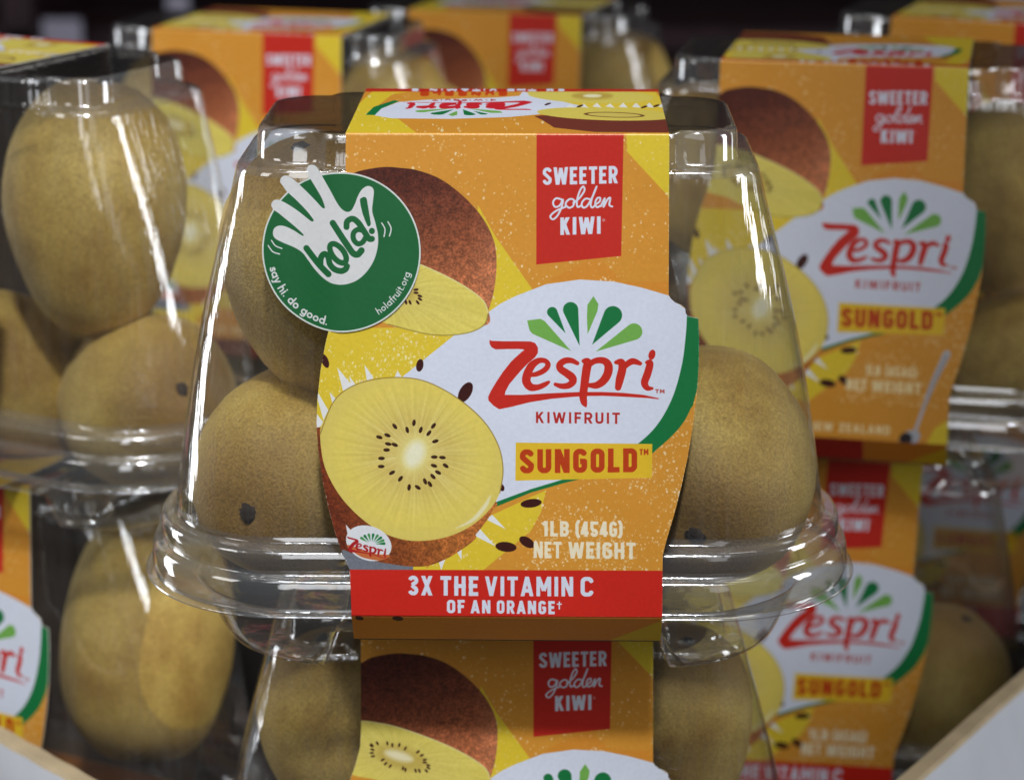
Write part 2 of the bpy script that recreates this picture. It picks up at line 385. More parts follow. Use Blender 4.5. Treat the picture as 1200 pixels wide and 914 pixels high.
    def kcol(X, Y):
        t = (X - 385) / 130 - (Y - 600) / 300
        n = grain(X, Y, 1.6) * 4 + grain(X, Y, 6) * 2
        return lerpc((112, 48, 26), (184, 108, 50), t) * (1 + .12 * n[..., None])
    A.poly([C8(p) for p in skin], kcol, smooth=True)
    A.poly([C8(p) for p in [(98, 800), (140, 800), (200, 836), (280, 852), (360, 862), (360, 905), (90, 905)]], (120, 124, 134))
    for _ in range(500):
        A.dot(rnd.uniform(400, 480), rnd.uniform(640, 672), rnd.uniform(.3, .6), rnd.choice([(90, 92, 100), (160, 164, 172)]), .5)
    A.poly([C8(p) for p in [(20, 690), (60, 770), (135, 814), (200, 838), (280, 853), (360, 862), (430, 855), (520, 812), (590, 745), (400, 740), (200, 700)]], kcol, smooth=True)
    face = [(16, 375), (28, 325), (58, 268), (105, 215), (180, 180), (280, 165), (380, 172), (470, 208), (560, 268), (632, 340), (678, 425), (692, 510), (680, 590), (640, 655), (570, 715),
            (480, 754), (380, 768), (300, 757), (225, 725), (150, 668), (82, 590), (32, 490)]
    sd8 = [(235, 385, .3), (265, 378, .4), (292, 345, .9), (338, 358, 1.3), (363, 332, 1.7), (388, 358, 1.9), (418, 370, -.9), (435, 343, -.9), (442, 400, -.3), (268, 410, .2), (262, 432, 0), (292, 413, .4),
           (243, 463, 0), (242, 493, 0), (282, 516, -.5), (313, 538, -.9), (345, 570, 1.7), (377, 570, .6), (422, 558, 1), (433, 530, .8), (452, 515, .5), (480, 490, .6), (437, 490, .3), (468, 460, .1), (438, 458, 0), (404, 548, 1.2)]
    kiwi_face(A, [C8(p) for p in face], *C8((365, 448)), 103, 92, .4, [(*C8((x, y)), a) for x, y, a in sd8], rnd, (14, 19))
    A.stroke([C8(p) for p in [(16, 375), (58, 268), (105, 215), (180, 180), (280, 165), (380, 172), (470, 208), (560, 268), (632, 340), (678, 425), (692, 510), (680, 590)]], .6, (150, 120, 56), smooth=True, alpha=.8)
    A.stroke([C8(p) for p in [(520, 720), (580, 690), (625, 640), (645, 600)]], [.4, 2, 2.4, .6], (246, 240, 206), smooth=True, alpha=.8, feather=2)
    # oval fruit sticker
    ex, ey = C8((196, 776))
    A.ellipse(ex, ey, 27.5, 20, .35, (232, 234, 238)); A.poly([(ex - 24, ey + 2), (ex + 6, ey + 12), (ex + 25, ey + 14), (ex + 14, ey + 20), (ex - 6, ey + 17), (ex - 18, ey + 10)], (206, 112, 60), smooth=True)
    A.poly([(ex - 27, ey - 22), (ex - 18, ey - 12), (ex - 24, ey - 6)], (232, 234, 238))
    for i, a in enumerate(np.linspace(-2.75, -.35, 8)):
        a += .3; A.drop((ex + 3 + 15 * math.cos(a), ey + 1 + 11 * math.sin(a)), 1.6, (ex + 3 + 5 * math.cos(a), ey + 1 + 3 * math.sin(a)), GRN if i % 2 else (74, 150, 84))
    A.xf = lambda p: (ex - 25 + (p[0] - 572) * .235 + (p[1] - 440) * .02, ey + 1 + (p[1] - 440) * .22 + (p[0] - 572) * .062); A.k = .26
    wordmark(A, (178, 34, 36)); A.xf = IDENT; A.k = 1.0
    if variant == 0:
        text(A, '1LB', 636, 667, 628, 628.5, 18, (250, 238, 206), wt=.10, track=.10)
        text(A, '(454G)', 674, 730, 628.5, 629, 18, (250, 238, 206), wt=.105, track=.09)
        text(A, 'NET', 625.5, 658, 653.5, 654, 19.5, (250, 238, 206), wt=.092, track=.10)
        text(A, 'WEIGHT', 666, 745, 654, 655, 19.5, (250, 238, 206), wt=.095, track=.09)
        A.poly([(380, 667), (800, 668.5), (800, 723), (380, 722)], (212, 42, 30))
        text(A, '3X', 478, 507, 697, 697.5, 23, WHITE, wt=.095, track=.12)
        text(A, 'THE', 516, 561, 697.5, 698, 23, WHITE, wt=.095, track=.12)
        text(A, 'VITAMIN', 568.5, 672, 698, 698.5, 23, WHITE, wt=.09, track=.12)
        text(A, 'C', 680, 696, 698.5, 698.7, 23, WHITE, wt=.09, track=.12)
        text(A, 'OF', 523.5, 545, 718, 718, 15.5, WHITE, wt=.10, track=.12)
        text(A, 'AN', 551.5, 575, 718.2, 718.4, 15.5, WHITE, wt=.10, track=.12)
        text(A, 'ORANGE', 582, 650.5, 718.5, 719.4, 15.5, WHITE, wt=.10, track=.12)
        A.stroke([(655.5, 705), (655.5, 713)], .8, WHITE); A.stroke([(653, 707.5), (658, 707.5)], .7, WHITE)
    else:
        text(A, '1LB', 650, 672, 625, 625.5, 15, (250, 226, 170), wt=.11, track=.10)
        text(A, '(454G)', 679, 726, 625.5, 626, 15, (250, 226, 170), wt=.105, track=.09)
        text(A, 'NET', 621, 652, 649, 649.5, 17, (250, 226, 170), wt=.115, track=.10)
        text(A, 'WEIGHT', 660, 734, 649.5, 650, 17, (250, 226, 170), wt=.11, track=.09)
        A.poly([(540, 668), (800, 668), (800, 724), (480, 724)], ORANGE); A.poly([(756, 700), (800, 668), (800, 724), (745, 724)], YEL)
        text(A, 'PRODUCT OF', 452, 556, 712, 712, 13, (250, 226, 170), wt=.09, track=.12)
        text(A, 'NEW ZEALAND', 568, 690, 712, 712.5, 13, (250, 226, 170), wt=.09, track=.12)
        A.stroke([(770, 588), (752, 630), (738, 672), (728, 704)], [5.5, 4, 2.6, 2.6], (196, 196, 204), smooth=True)
        A.stroke([(770, 590), (753, 630), (739, 672)], [1.4, 1.0, .5], (150, 146, 150), smooth=True)
        A.ellipse(720, 716, 17, 11, -.5, (186, 188, 196)); A.ellipse(714, 717, 10, 9, -.5, (50, 42, 44))
    # fold-under at the foot
    A.poly([(380, 723), (800, 724), (800, 790), (380, 790)], (228, 140, 44))
    A.poly([(700, 790), (716, 756), (776, 728), (800, 724), (800, 790)], (226, 184, 40))
    if variant == 0:
        seed(A, 421, 725, 5, 3, .2); seed(A, 466, 725.5, 6.5, 3.2, .1)
    else:
        A.poly([(380, 723), (650, 724), (650, 790), (380, 790)], (190, 40, 32))
    A.poly([(380, 721.4), (800, 722.6), (800, 724), (380, 722.8)], (120, 24, 20), alpha=.5)
    for _ in range(420):
        x = rnd.uniform(405, 785); A.dot(x, 158.2 + rnd.gauss(0, .35), rnd.uniform(.2, .7), (250, 226, 176), rnd.uniform(.15, .6))
    for _ in range(240):
        x = rnd.uniform(405, 785); A.dot(x, 722.6 + rnd.gauss(0, .4), rnd.uniform(.2, .6), (236, 170, 140), rnd.uniform(.15, .5))
    edge = LEFT + [(411, 722)] + [(776, 722)] + RIGHT[::-1] + [(784, 170)]
    for (xa, ya), (xb, yb) in zip(edge, edge[1:]):
        if abs(xa - xb) > 100: continue
        for _ in range(int(math.hypot(xb - xa, yb - ya) * .5)):
            t = rnd.random(); A.dot(xa + (xb - xa) * t + rnd.gauss(0, .3), ya + (yb - ya) * t, rnd.uniform(.3, .9), (240, 236, 226), rnd.uniform(.1, .6))
    return A.image('sleeve_print' if variant == 0 else 'sleeve_print_spoon')


def top_art():
    Wt, Ht = 1000, 840
    u = (np.arange(Wt) + .5) / Wt * 84 - 42; y = 35.5 - (np.arange(Ht) + .5) / Ht * 71
    U, V = np.meshgrid(u, y); q = [TOP_H[i, 0] * U + TOP_H[i, 1] * V + TOP_H[i, 2] for i in range(3)]
    A = Art(q[0] / q[2], q[1] / q[2], ORANGE); A.xf = IDENT
    Z = lambda p: (390 + p[0] * .3417, 90 + p[1] * .3417)
    rnd = random.Random(3)
    P = lambda pts, c, **k: A.poly([Z(p) for p in pts], c, **k)
    P([(20, 215), (285, 205), (285, 192), (225, 145), (118, 128), (205, 60), (300, 48), (150, 38), (60, 120)], YEL)
    speckle(A, rnd, 500, 400, 95, 790, 160, (255, 240, 200))
    P([(650, 60), (700, 44), (1100, 44), (1160, 120), (840, 112), (720, 100)], (236, 206, 70))
    P([(560, 72), (640, 66), (652, 50), (720, 70), (850, 100), (800, 115), (700, 130), (600, 139), (400, 145), (200, 143), (143, 133), (165, 110), (226, 87), (330, 79)], WHITE)
    P([(113, 131), (140, 104), (210, 81), (228, 84), (166, 110), (144, 132)], GRN)
    P([(690, 135), (720, 150), (760, 175), (900, 190), (1160, 192), (1160, 140), (900, 120)], (122, 58, 46), smooth=False)
    A.ellipse(*Z((885, 66)), 74, 8.5, .03, (228, 210, 100)); A.ellipse(*Z((890, 66)), 24, 4.2, 0, (190, 158, 70), alpha=.8, feather=4); A.ellipse(*Z((890, 66)), 11, 2, 0, (246, 240, 200), feather=2)
    A.ellipse(*Z((940, 128)), 82, 7.5, .03, (228, 208, 96)); A.ellipse(*Z((965, 131)), 36, 3.2, .03, (130, 92, 50)); A.ellipse(*Z((965, 131)), 31, 2.4, .03, (222, 200, 100))
    for x in range(800, 1120, 45):
        P([(x, 104 + rnd.uniform(-2, 2)), (x + 32, 107), (x + 16, 92 + rnd.uniform(-3, 3))], (244, 244, 240))
    for x, y_ in [(737, 94), (848, 101), (1068, 104), (1110, 100)]: A.ellipse(*Z((x, y_)), 4, 1.1, -.3, SEED)
    P([(100, 51.5), (1200, 51.5), (1200, 20), (100, 20)], (196, 40, 32))
    A.xf = lambda p: Z((680 - (p[0] - 574) * 2.22, 115 - (p[1] - 398) * .40)); A.k = .45
    wordmark(A, (214, 40, 50)); fan(A)
    text(A, 'SUNGOLD', 609, 747, 554, 553, 28, (206, 70, 24), wt=.105, track=.10)
    text(A, 'KIWIFRUIT', 628, 726.5, 490, 490, 10, (190, 44, 40), wt=.085, track=.20, wscale=1.15)
    text(A, '3X THE VITAMIN C', 520, 760, 580, 580, 15, WHITE, wt=.10, track=.12)
    A.xf = IDENT; A.k = 1
    return A.image('sleeve_top_print')


ST = lambda p: (300 + p[0] * .2188, 190 + p[1] * .2188)
HAND = [(270, 52), (275, 33), (288, 23), (308, 22), (330, 38), (365, 95), (402, 158), (440, 225), (466, 254), (492, 265), (514, 254), (532, 220), (545, 185), (566, 148), (592, 129), (616, 130), (632, 150), (629, 200), (624, 260),
        (640, 320), (655, 390), (652, 460), (630, 530), (590, 590), (540, 632), (480, 653), (420, 652), (370, 630), (320, 585), (280, 535), (245, 492), (200, 465), (140, 440), (100, 420), (86, 396), (92, 366),
        (116, 350), (150, 352), (195, 372), (235, 396), (250, 402), (249, 393), (215, 362), (170, 325), (120, 285), (88, 262), (78, 240), (90, 217), (118, 212), (160, 230), (220, 268), (285, 316), (302, 322), (304, 310), (270, 268), (220, 218), (165, 168), (132, 132), (127, 104), (144, 84),
        (175, 86), (210, 112), (260, 155), (310, 202), (352, 244), (366, 248), (367, 236), (350, 192), (320, 142), (288, 92)]
SC, SR = (455, 482), 428


def lower_glyph(c):
    """Small letters of a round sans, x-height 1: strokes and advance."""
    o = arc(.48, .5, .43, .43, 0, 360, 18)
    d = {'a': ([o, [(.91, 1), (.91, 0)]], 1.12), 'b': ([o, [(.05, 1.6), (.05, 0)]], 1.1), 'o': ([o], 1.12), 'd': ([o, [(.91, 1.6), (.91, 0)]], 1.12),
         'g': ([o, [(.91, 1), (.91, 0), (.82, -.3), (.5, -.42), (.15, -.32)]], 1.12), 's': ([[(.62, .82), (.4, .95), (.14, .85), (.14, .64), (.42, .5), (.64, .36), (.62, .12), (.36, .04), (.06, .17)]], .8),
         'y': ([[(.05, 1), (.42, 0)], [(.8, 1), (.42, 0), (.28, -.38), (.05, -.42)]], .9), 'h': ([[(.08, 1.6), (.08, 0)], [(.08, .5)] + arc(.42, .58, .34, .38, 160, 0, 8) + [(.76, 0)]], 1.0),
         'i': ([[(.1, 1), (.1, 0)], [(.1, 1.38), (.1, 1.42)]], .36), '.': ([[(.1, .06), (.1, .08)]], .36), 'l': ([[(.1, 1.6), (.1, 0)]], .36),
         'f': ([[(.2, 0), (.2, 1.2), (.3, 1.52), (.55, 1.56)], [(0, .95), (.5, .95)]], .62), 'r': ([[(.1, 1), (.1, 0)], [(.1, .5), (.25, .85), (.52, .95)]], .62),
         'u': ([[(.08, 1), (.08, .42)] + arc(.42, .4, .34, .36, 185, 355, 8) + [(.76, 1)], [(.76, 1), (.76, 0)]], 1.0), 't': ([[(.25, 1.4), (.25, .2), (.36, .04), (.56, .04)], [(0, .95), (.52, .95)]], .66)}
    return d.get(c, ([], .5))


def sticker_art():
    n = 1000; x0, x1, y0, y1 = ST((10, 0))[0], ST((900, 0))[0], ST((0, 10))[1], ST((0, 925))[1]
    X, Y = np.meshgrid(np.linspace(x0, x1, n), np.linspace(y0, y1, n))
    A = Art(X, Y, (222, 228, 222)); A.xf = IDENT; G = (28, 104, 56); Wh = (226, 226, 226); k = .2188
    c = ST(SC)
    A.ellipse(*c, (SR - 8) * k, (SR - 8) * k, 0, G, n=160)
    A.poly([ST(p) for p in HAND], Wh, smooth=True)
    S = lambda pts, r, col=G: A.stroke([ST(p) for p in pts], r * k if not hasattr(r, '__len__') else [q * k for q in r], col, smooth=True)
    S([(268, 468), (300, 508), (345, 560), (388, 600)], 17); S([(345, 556), (348, 514), (366, 494), (386, 506), (396, 545), (420, 572), (456, 582), (480, 572), (488, 556)], 16)
    S([(440 + 60 * math.cos(t) * .62 + 31 * math.sin(t) * .78, 488 + 60 * math.cos(t) * .78 - 31 * math.sin(t) * .62) for t in np.linspace(0, 2 * math.pi, 25)], 15)
    S([(412, 326), (450, 384), (490, 444), (520, 486), (544, 494), (560, 480), (566, 472)], 17)
    S([(486, 346), (490, 316), (518, 302), (548, 322), (582, 372), (606, 408), (622, 410)], 16)
    S([(570, 364), (546, 360), (524, 378), (524, 412), (546, 436), (572, 428), (590, 400)], 14)
    A.poly([ST(p) for p in [(558, 205), (568, 190), (582, 186), (594, 196), (602, 240), (612, 300), (616, 330), (608, 342), (596, 334), (572, 272)]], G, smooth=True)
    A.ellipse(*ST((622, 368)), 16 * k, 17 * k, 0, G)
    for a in [[(78, 430), (100, 458), (135, 472)], [(60, 458), (85, 490), (122, 502)], [(675, 325), (692, 358), (687, 398)], [(708, 318), (725, 355), (716, 395)]]: S(a, 3.4, Wh)
    def ring(s, a0, a1, rad, xh, wt):
        L = [lower_glyph(q) for q in s]; tr = .16; tot = sum(w_ for _, w_ in L) + tr * (len(s) - 1); cur = 0
        for st, w_ in L:
            for line in st:
                pts = []
                for gx, gy in line:
                    th = R(a0 + (a1 - a0) * (cur + gx) / tot); rr = rad - gy * xh
                    pts.append(ST((SC[0] + rr * math.cos(th), SC[1] + rr * math.sin(th))))
                A.stroke(pts, wt * k, Wh)
            cur += w_ + tr
    ring('say hi. do good.', 166, 100.5, 398, 27, 4.3)
    ring('holafruit.org', 58.5, 16.5, 390, 23, 2.7)
    return A.image('hand_sticker_print'), (x0, x1, y0, y1)


# ================================================================== materials
def nt(name):
    m = bpy.data.materials.new(name); m.use_nodes = True
    return m, m.node_tree.nodes, m.node_tree.links


def card_print(name, img, rough=.36):
    m, N, L = nt(name); b = N['Principled BSDF']
    t = N.new('ShaderNodeTexImage'); t.image = img; t.interpolation = 'Cubic'; t.extension = 'EXTEND'
    tc = N.new('ShaderNodeTexCoord'); no = N.new('ShaderNodeTexNoise'); no.inputs['Scale'].default_value = 900; no.inputs['Detail'].default_value = 3
    L.new(tc.outputs['Object'], no.inputs['Vector'])
    mr = N.new('ShaderNodeMapRange'); mr.inputs[3].default_value = .90; mr.inputs[4].default_value = 1.06; L.new(no.outputs['Fac'], mr.inputs[0])
    mx = N.new('ShaderNodeMix'); mx.data_type = 'RGBA'; mx.blend_type = 'MULTIPLY'; mx.inputs[0].default_value = 1
    L.new(t.outputs['Color'], mx.inputs[6]); L.new(mr.outputs[0], mx.inputs[7]); L.new(mx.outputs[2], b.inputs['Base Color'])
    bu = N.new('ShaderNodeBump'); bu.inputs['Strength'].default_value = .12; bu.inputs['Distance'].default_value = .0003
    nw = N.new('ShaderNodeTexNoise'); nw.inputs['Scale'].default_value = 22; nw.inputs['Detail'].default_value = 2; L.new(tc.outputs['Object'], nw.inputs['Vector'])
    b2 = N.new('ShaderNodeBump'); b2.inputs['Strength'].default_value = .35; b2.inputs['Distance'].default_value = .003; L.new(nw.outputs['Fac'], b2.inputs['Height']); L.new(b2.outputs[0], bu.inputs['Normal'])
    L.new(no.outputs['Fac'], bu.inputs['Height']); L.new(bu.outputs[0], b.inputs['Normal'])
    b.inputs['Roughness'].default_value = rough; b.inputs['Specular IOR Level'].default_value = .4
    return m


def plain(name, col, rough=.6, nscale=60, var=.15, bump=.1, metallic=0):
    m, N, L = nt(name); b = N['Principled BSDF']; b.inputs['Roughness'].default_value = rough; b.inputs['Metallic'].default_value = metallic
    tc = N.new('ShaderNodeTexCoord'); no = N.new('ShaderNodeTexNoise'); no.inputs['Scale'].default_value = nscale; no.inputs['Detail'].default_value = 5
    L.new(tc.outputs['Object'], no.inputs['Vector'])
    cr = N.new('ShaderNodeValToRGB'); e = cr.color_ramp.elements
    e[0].position = .3; e[1].position = .7; e[0].color = tuple(c * (1 - var) for c in col) + (1,); e[1].color = tuple(min(1, c * (1 + var)) for c in col) + (1,)
    L.new(no.outputs['Fac'], cr.inputs[0]); L.new(cr.outputs[0], b.inputs['Base Color'])
    bu = N.new('ShaderNodeBump'); bu.inputs['Strength'].default_value = bump; bu.inputs['Distance'].default_value = .001
    L.new(no.outputs['Fac'], bu.inputs['Height']); L.new(bu.outputs[0], b.inputs['Normal'])
    return m


def clear_plastic(name, base=.07, rough=.035, haze=.02, tint=.97, bump=.25, stretch=(40, 40, 6), streak=0.0):
    """A thin clear sheet: light passes straight through, the rest is mirrored at the surface."""
    m, N, L = nt(name); N.remove(N['Principled BSDF']); out = N['Material Output']
    tc = N.new('ShaderNodeTexCoord'); mp = N.new('ShaderNodeMapping'); mp.inputs['Scale'].default_value = stretch
    no = N.new('ShaderNodeTexNoise'); no.inputs['Scale'].default_value = 3.0; no.inputs['Detail'].default_value = 2.5
    L.new(tc.outputs['Object'], mp.inputs[0]); L.new(mp.outputs[0], no.inputs['Vector'])
    bu = N.new('ShaderNodeBump'); bu.inputs['Strength'].default_value = bump; bu.inputs['Distance'].default_value = .004
    L.new(no.outputs['Fac'], bu.inputs['Height'])
    lw = N.new('ShaderNodeLayerWeight'); lw.inputs['Blend'].default_value = .5; L.new(bu.outputs[0], lw.inputs['Normal'])
    pw = N.new('ShaderNodeMath'); pw.operation = 'POWER'; pw.inputs[1].default_value = 3.6; L.new(lw.outputs['Facing'], pw.inputs[0])
    ml = N.new('ShaderNodeMath'); ml.operation = 'MULTIPLY_ADD'; ml.inputs[1].default_value = .72; ml.inputs[2].default_value = base; ml.use_clamp = True
    L.new(pw.outputs[0], ml.inputs[0])
    tr = N.new('ShaderNodeBsdfTransparent'); tr.inputs[0].default_value = (tint, tint, tint * .99, 1)
    gl = N.new('ShaderNodeBsdfGlossy'); gl.inputs['Roughness'].default_value = rough; gl.inputs[0].default_value = (1, 1, 1, 1); L.new(bu.outputs[0], gl.inputs['Normal'])
    df = N.new('ShaderNodeBsdfDiffuse'); df.inputs[0].default_value = (.85, .87, .9, 1)
    n2 = N.new('ShaderNodeTexNoise'); n2.inputs['Scale'].default_value = 9; n2.inputs['Detail'].default_value = 4; n2.inputs['Roughness'].default_value = .7
    mq = N.new('ShaderNodeMapping'); mq.inputs['Scale'].default_value = (60, 60, 1.2); L.new(tc.outputs['Object'], mq.inputs[0]); L.new(mq.outputs[0], n2.inputs['Vector'])
    hz = N.new('ShaderNodeMapRange'); hz.inputs[1].default_value = .42; hz.inputs[2].default_value = .74; hz.inputs[3].default_value = haze * (1 - .5 * streak); hz.inputs[4].default_value = haze * (1 + streak); L.new(n2.outputs['Fac'], hz.inputs[0])
    m1 = N.new('ShaderNodeMixShader'); L.new(hz.outputs[0], m1.inputs[0]); L.new(tr.outputs[0], m1.inputs[1]); L.new(df.outputs[0], m1.inputs[2])
    m2 = N.new('ShaderNodeMixShader'); L.new(ml.outputs[0], m2.inputs[0]); L.new(m1.outputs[0], m2.inputs[1]); L.new(gl.outputs[0], m2.inputs[2])
    L.new(m2.outputs[0], out.inputs['Surface'])
    return m


def kiwi_skin():
    m, N, L = nt('kiwi_skin'); b = N['Principled BSDF']
    tc = N.new('ShaderNodeTexCoord'); oi = N.new('ShaderNodeObjectInfo')
    va = N.new('ShaderNodeVectorMath'); va.operation = 'ADD'; L.new(tc.outputs['Object'], va.inputs[0]); L.new(oi.outputs['Random'], va.inputs[1])
    def nz(scale, detail=5, rough=.6, vec=None):
        n = N.new('ShaderNodeTexNoise'); n.inputs['Scale'].default_value = scale; n.inputs['Detail'].default_value = detail; n.inputs['Roughness'].default_value = rough
        L.new(vec or va.outputs[0], n.inputs['Vector']); return n.outputs['Fac']
    def ramp(fac, *st):
        c = N.new('ShaderNodeValToRGB'); e = c.color_ramp.elements
        e[0].position, e[0].color = st[0][0], (*st[0][1], 1); e[1].position, e[1].color = st[-1][0], (*st[-1][1], 1)
        for p, q in st[1:-1]: x = e.new(p); x.color = (*q, 1)
        L.new(fac, c.inputs[0]); return c.outputs[0]
    def mix(kind, f, a, c):
        x = N.new('ShaderNodeMix'); x.data_type = 'RGBA'; x.blend_type = kind
        if isinstance(f, float): x.inputs[0].default_value = f
        else: L.new(f, x.inputs[0])
        L.new(a, x.inputs[6])
        if isinstance(c, tuple): x.inputs[7].default_value = (*c, 1)
        else: L.new(c, x.inputs[7])
        return x.outputs[2]
    fine = nz(1500, 3); big = nz(38, 6, .62); patch = nz(20, 4, .7)
    sep = N.new('ShaderNodeSeparateXYZ'); L.new(tc.outputs['Object'], sep.inputs[0])
    base = ramp(big, (.28, (.33, .185, .038)), (.5, (.54, .375, .095)), (.74, (.71, .54, .175)))
    rust = N.new('ShaderNodeMapRange'); rust.inputs[1].default_value = .50; rust.inputs[2].default_value = .70; rust.inputs[4].default_value = .38; L.new(patch, rust.inputs[0])
    c = mix('MIX', rust.outputs[0], base, (.27, .135, .035))
    # the stem end is browner, with a ragged edge
    ad = N.new('ShaderNodeMath'); ad.operation = 'MULTIPLY_ADD'; ad.inputs[1].default_value = .020; L.new(big, ad.inputs[0]); L.new(sep.outputs[2], ad.inputs[2])
    en = N.new('ShaderNodeMapRange'); en.inputs[1].default_value = .030; en.inputs[2].default_value = .044; en.inputs[4].default_value = .75; L.new(ad.outputs[0], en.inputs[0])
    c = mix('MIX', en.outputs[0], c, (.20, .095, .030))
    c = mix('MULTIPLY', 1.0, c, ramp(fine, (.34, (.74, .70, .64)), (.68, (1.22, 1.2, 1.16))))
    vo = N.new('ShaderNodeTexVoronoi'); vo.inputs['Scale'].default_value = 430; L.new(va.outputs[0], vo.inputs['Vector'])
    sp = N.new('ShaderNodeMapRange'); sp.inputs[1].default_value = .08; sp.inputs[2].default_value = .24; sp.inputs[3].default_value = .34; sp.inputs[4].default_value = 0; L.new(vo.outputs['Distance'], sp.inputs[0])
    c = mix('MIX', sp.outputs[0], c, (.17, .085, .028))
    L.new(c, b.inputs['Base Color'])
    b.inputs['Roughness'].default_value = .55; b.inputs['Specular IOR Level'].default_value = .3; b.inputs['Sheen Weight'].default_value = .3; b.inputs['Sheen Roughness'].default_value = .4
    b.inputs['Sheen Tint'].default_value = (.95, .75, .4, 1)
    a2 = N.new('ShaderNodeMath'); L.new(fine, a2.inputs[0]); L.new(nz(160, 4), a2.inputs[1])
    bu = N.new('ShaderNodeBump'); bu.inputs['Strength'].default_value = .45; bu.inputs['Distance'].default_value = .0007; L.new(a2.outputs[0], bu.inputs['Height']); L.new(bu.outputs[0], b.inputs['Normal'])
    return m


IM0 = front_art(0); IM1 = front_art(1); IMT = top_art(); IMS, SBOX = sticker_art()
M_F0 = card_print('sleeve_card', IM0); M_F1 = card_print('sleeve_card_spoon', IM1); M_TOP = card_print('sleeve_top_card', IMT, .32)
M_STK = card_print('sticker_vinyl', IMS, .5)
M_CARD = plain('bare_card', (.62, .60, .56), .7, 300, .08)
M_KRAFT = plain('kraft_inside', (.17, .115, .07), .8, 250, .15)
M_LID = clear_plastic('clear_lid', base=.115, rough=.065, haze=.026, tint=.96, bump=.07, stretch=(150, 150, 2), streak=.8)
M_LTOP = clear_plastic('darkened_lid_top', base=.17, rough=.08, haze=.015, tint=.5, bump=.1)  # same clear plastic, tinted darker to paint in the top's dark reflection
M_TRAY = clear_plastic('clear_tray', base=.10, rough=.07, haze=.03, tint=.94, bump=.12, stretch=(40, 40, 40))
M_RIM = clear_plastic('clear_rim', base=.17, rough=.08, haze=.075, tint=.87, bump=.045, stretch=(40, 40, 30))
M_CREASE = clear_plastic('clear_crease', base=.25, rough=.17, haze=.09, tint=.93, bump=.10, stretch=(60, 60, 60))
M_KIWI = kiwi_skin(); M_SCAR = plain('stem_scar', (.035, .022, .014), .9, 400, .5, .6)

# ================================================================== helpers
col = scn.collection


def obj(name, me, parent=None, mats=()):
    for m in mats:
        if m.name not in me.materials: me.materials.append(m)
    o = bpy.data.objects.new(name, me); col.objects.link(o); o.parent = parent
    return o


def mesh(name, verts, faces, smooth=True, mat_idx=None):
    me = bpy.data.meshes.new(name); me.from_pydata(verts, [], faces); me.update()
    me.polygons.foreach_set('use_smooth', [smooth] * len(me.polygons))
    if mat_idx is not None: me.polygons.foreach_set('material_index', mat_idx)
    return me


def tag(o, label, cat, group=None, kind=None):
    if label: o['label'] = label
    if cat: o['category'] = cat
    if group: o['group'] = group
    if kind: o['kind'] = kind
    return o


# ------------------------------------------------------------------ clamshell
HW_T, HD_T, HW_B, HD_B = .0695, .0335, .0915, .0367
Z_TOP, Z_LEDGE, Z_WALL, Z_LIP = .1494, .1400, .0385, .0195
NP = 240


def outline(hw, hd, r):
    """Points of a rounded rectangle, the same share of points on each stretch for every size."""
    pts = []; k = NP // 4
    for qx, qy, a0 in ((1, -1, -90), (1, 1, 0), (-1, 1, 90), (-1, -1, 180)):
        na = 26
        for i in range(na):
            a = R(a0 + 90 * i / na); pts.append((qx * (hw - r) + r * math.cos(a), qy * (hd - r) + r * math.sin(a)))
        nx = k - na
        ex, ey = (hw - r, hd - r); a = R(a0 + 90); sx, sy = qx * ex + r * math.cos(a), qy * ey + r * math.sin(a)
        tx, ty = (-sx, sy) if abs(math.sin(a)) > .5 else (sx, -sy)
        for i in range(nx): pts.append((sx + (tx - sx) * i / nx, sy + (ty - sy) * i / nx))
    return pts


def sst(x, a, b):
    t = min(1, max(0, (x - a) / (b - a))); return t * t * (3 - 2 * t)


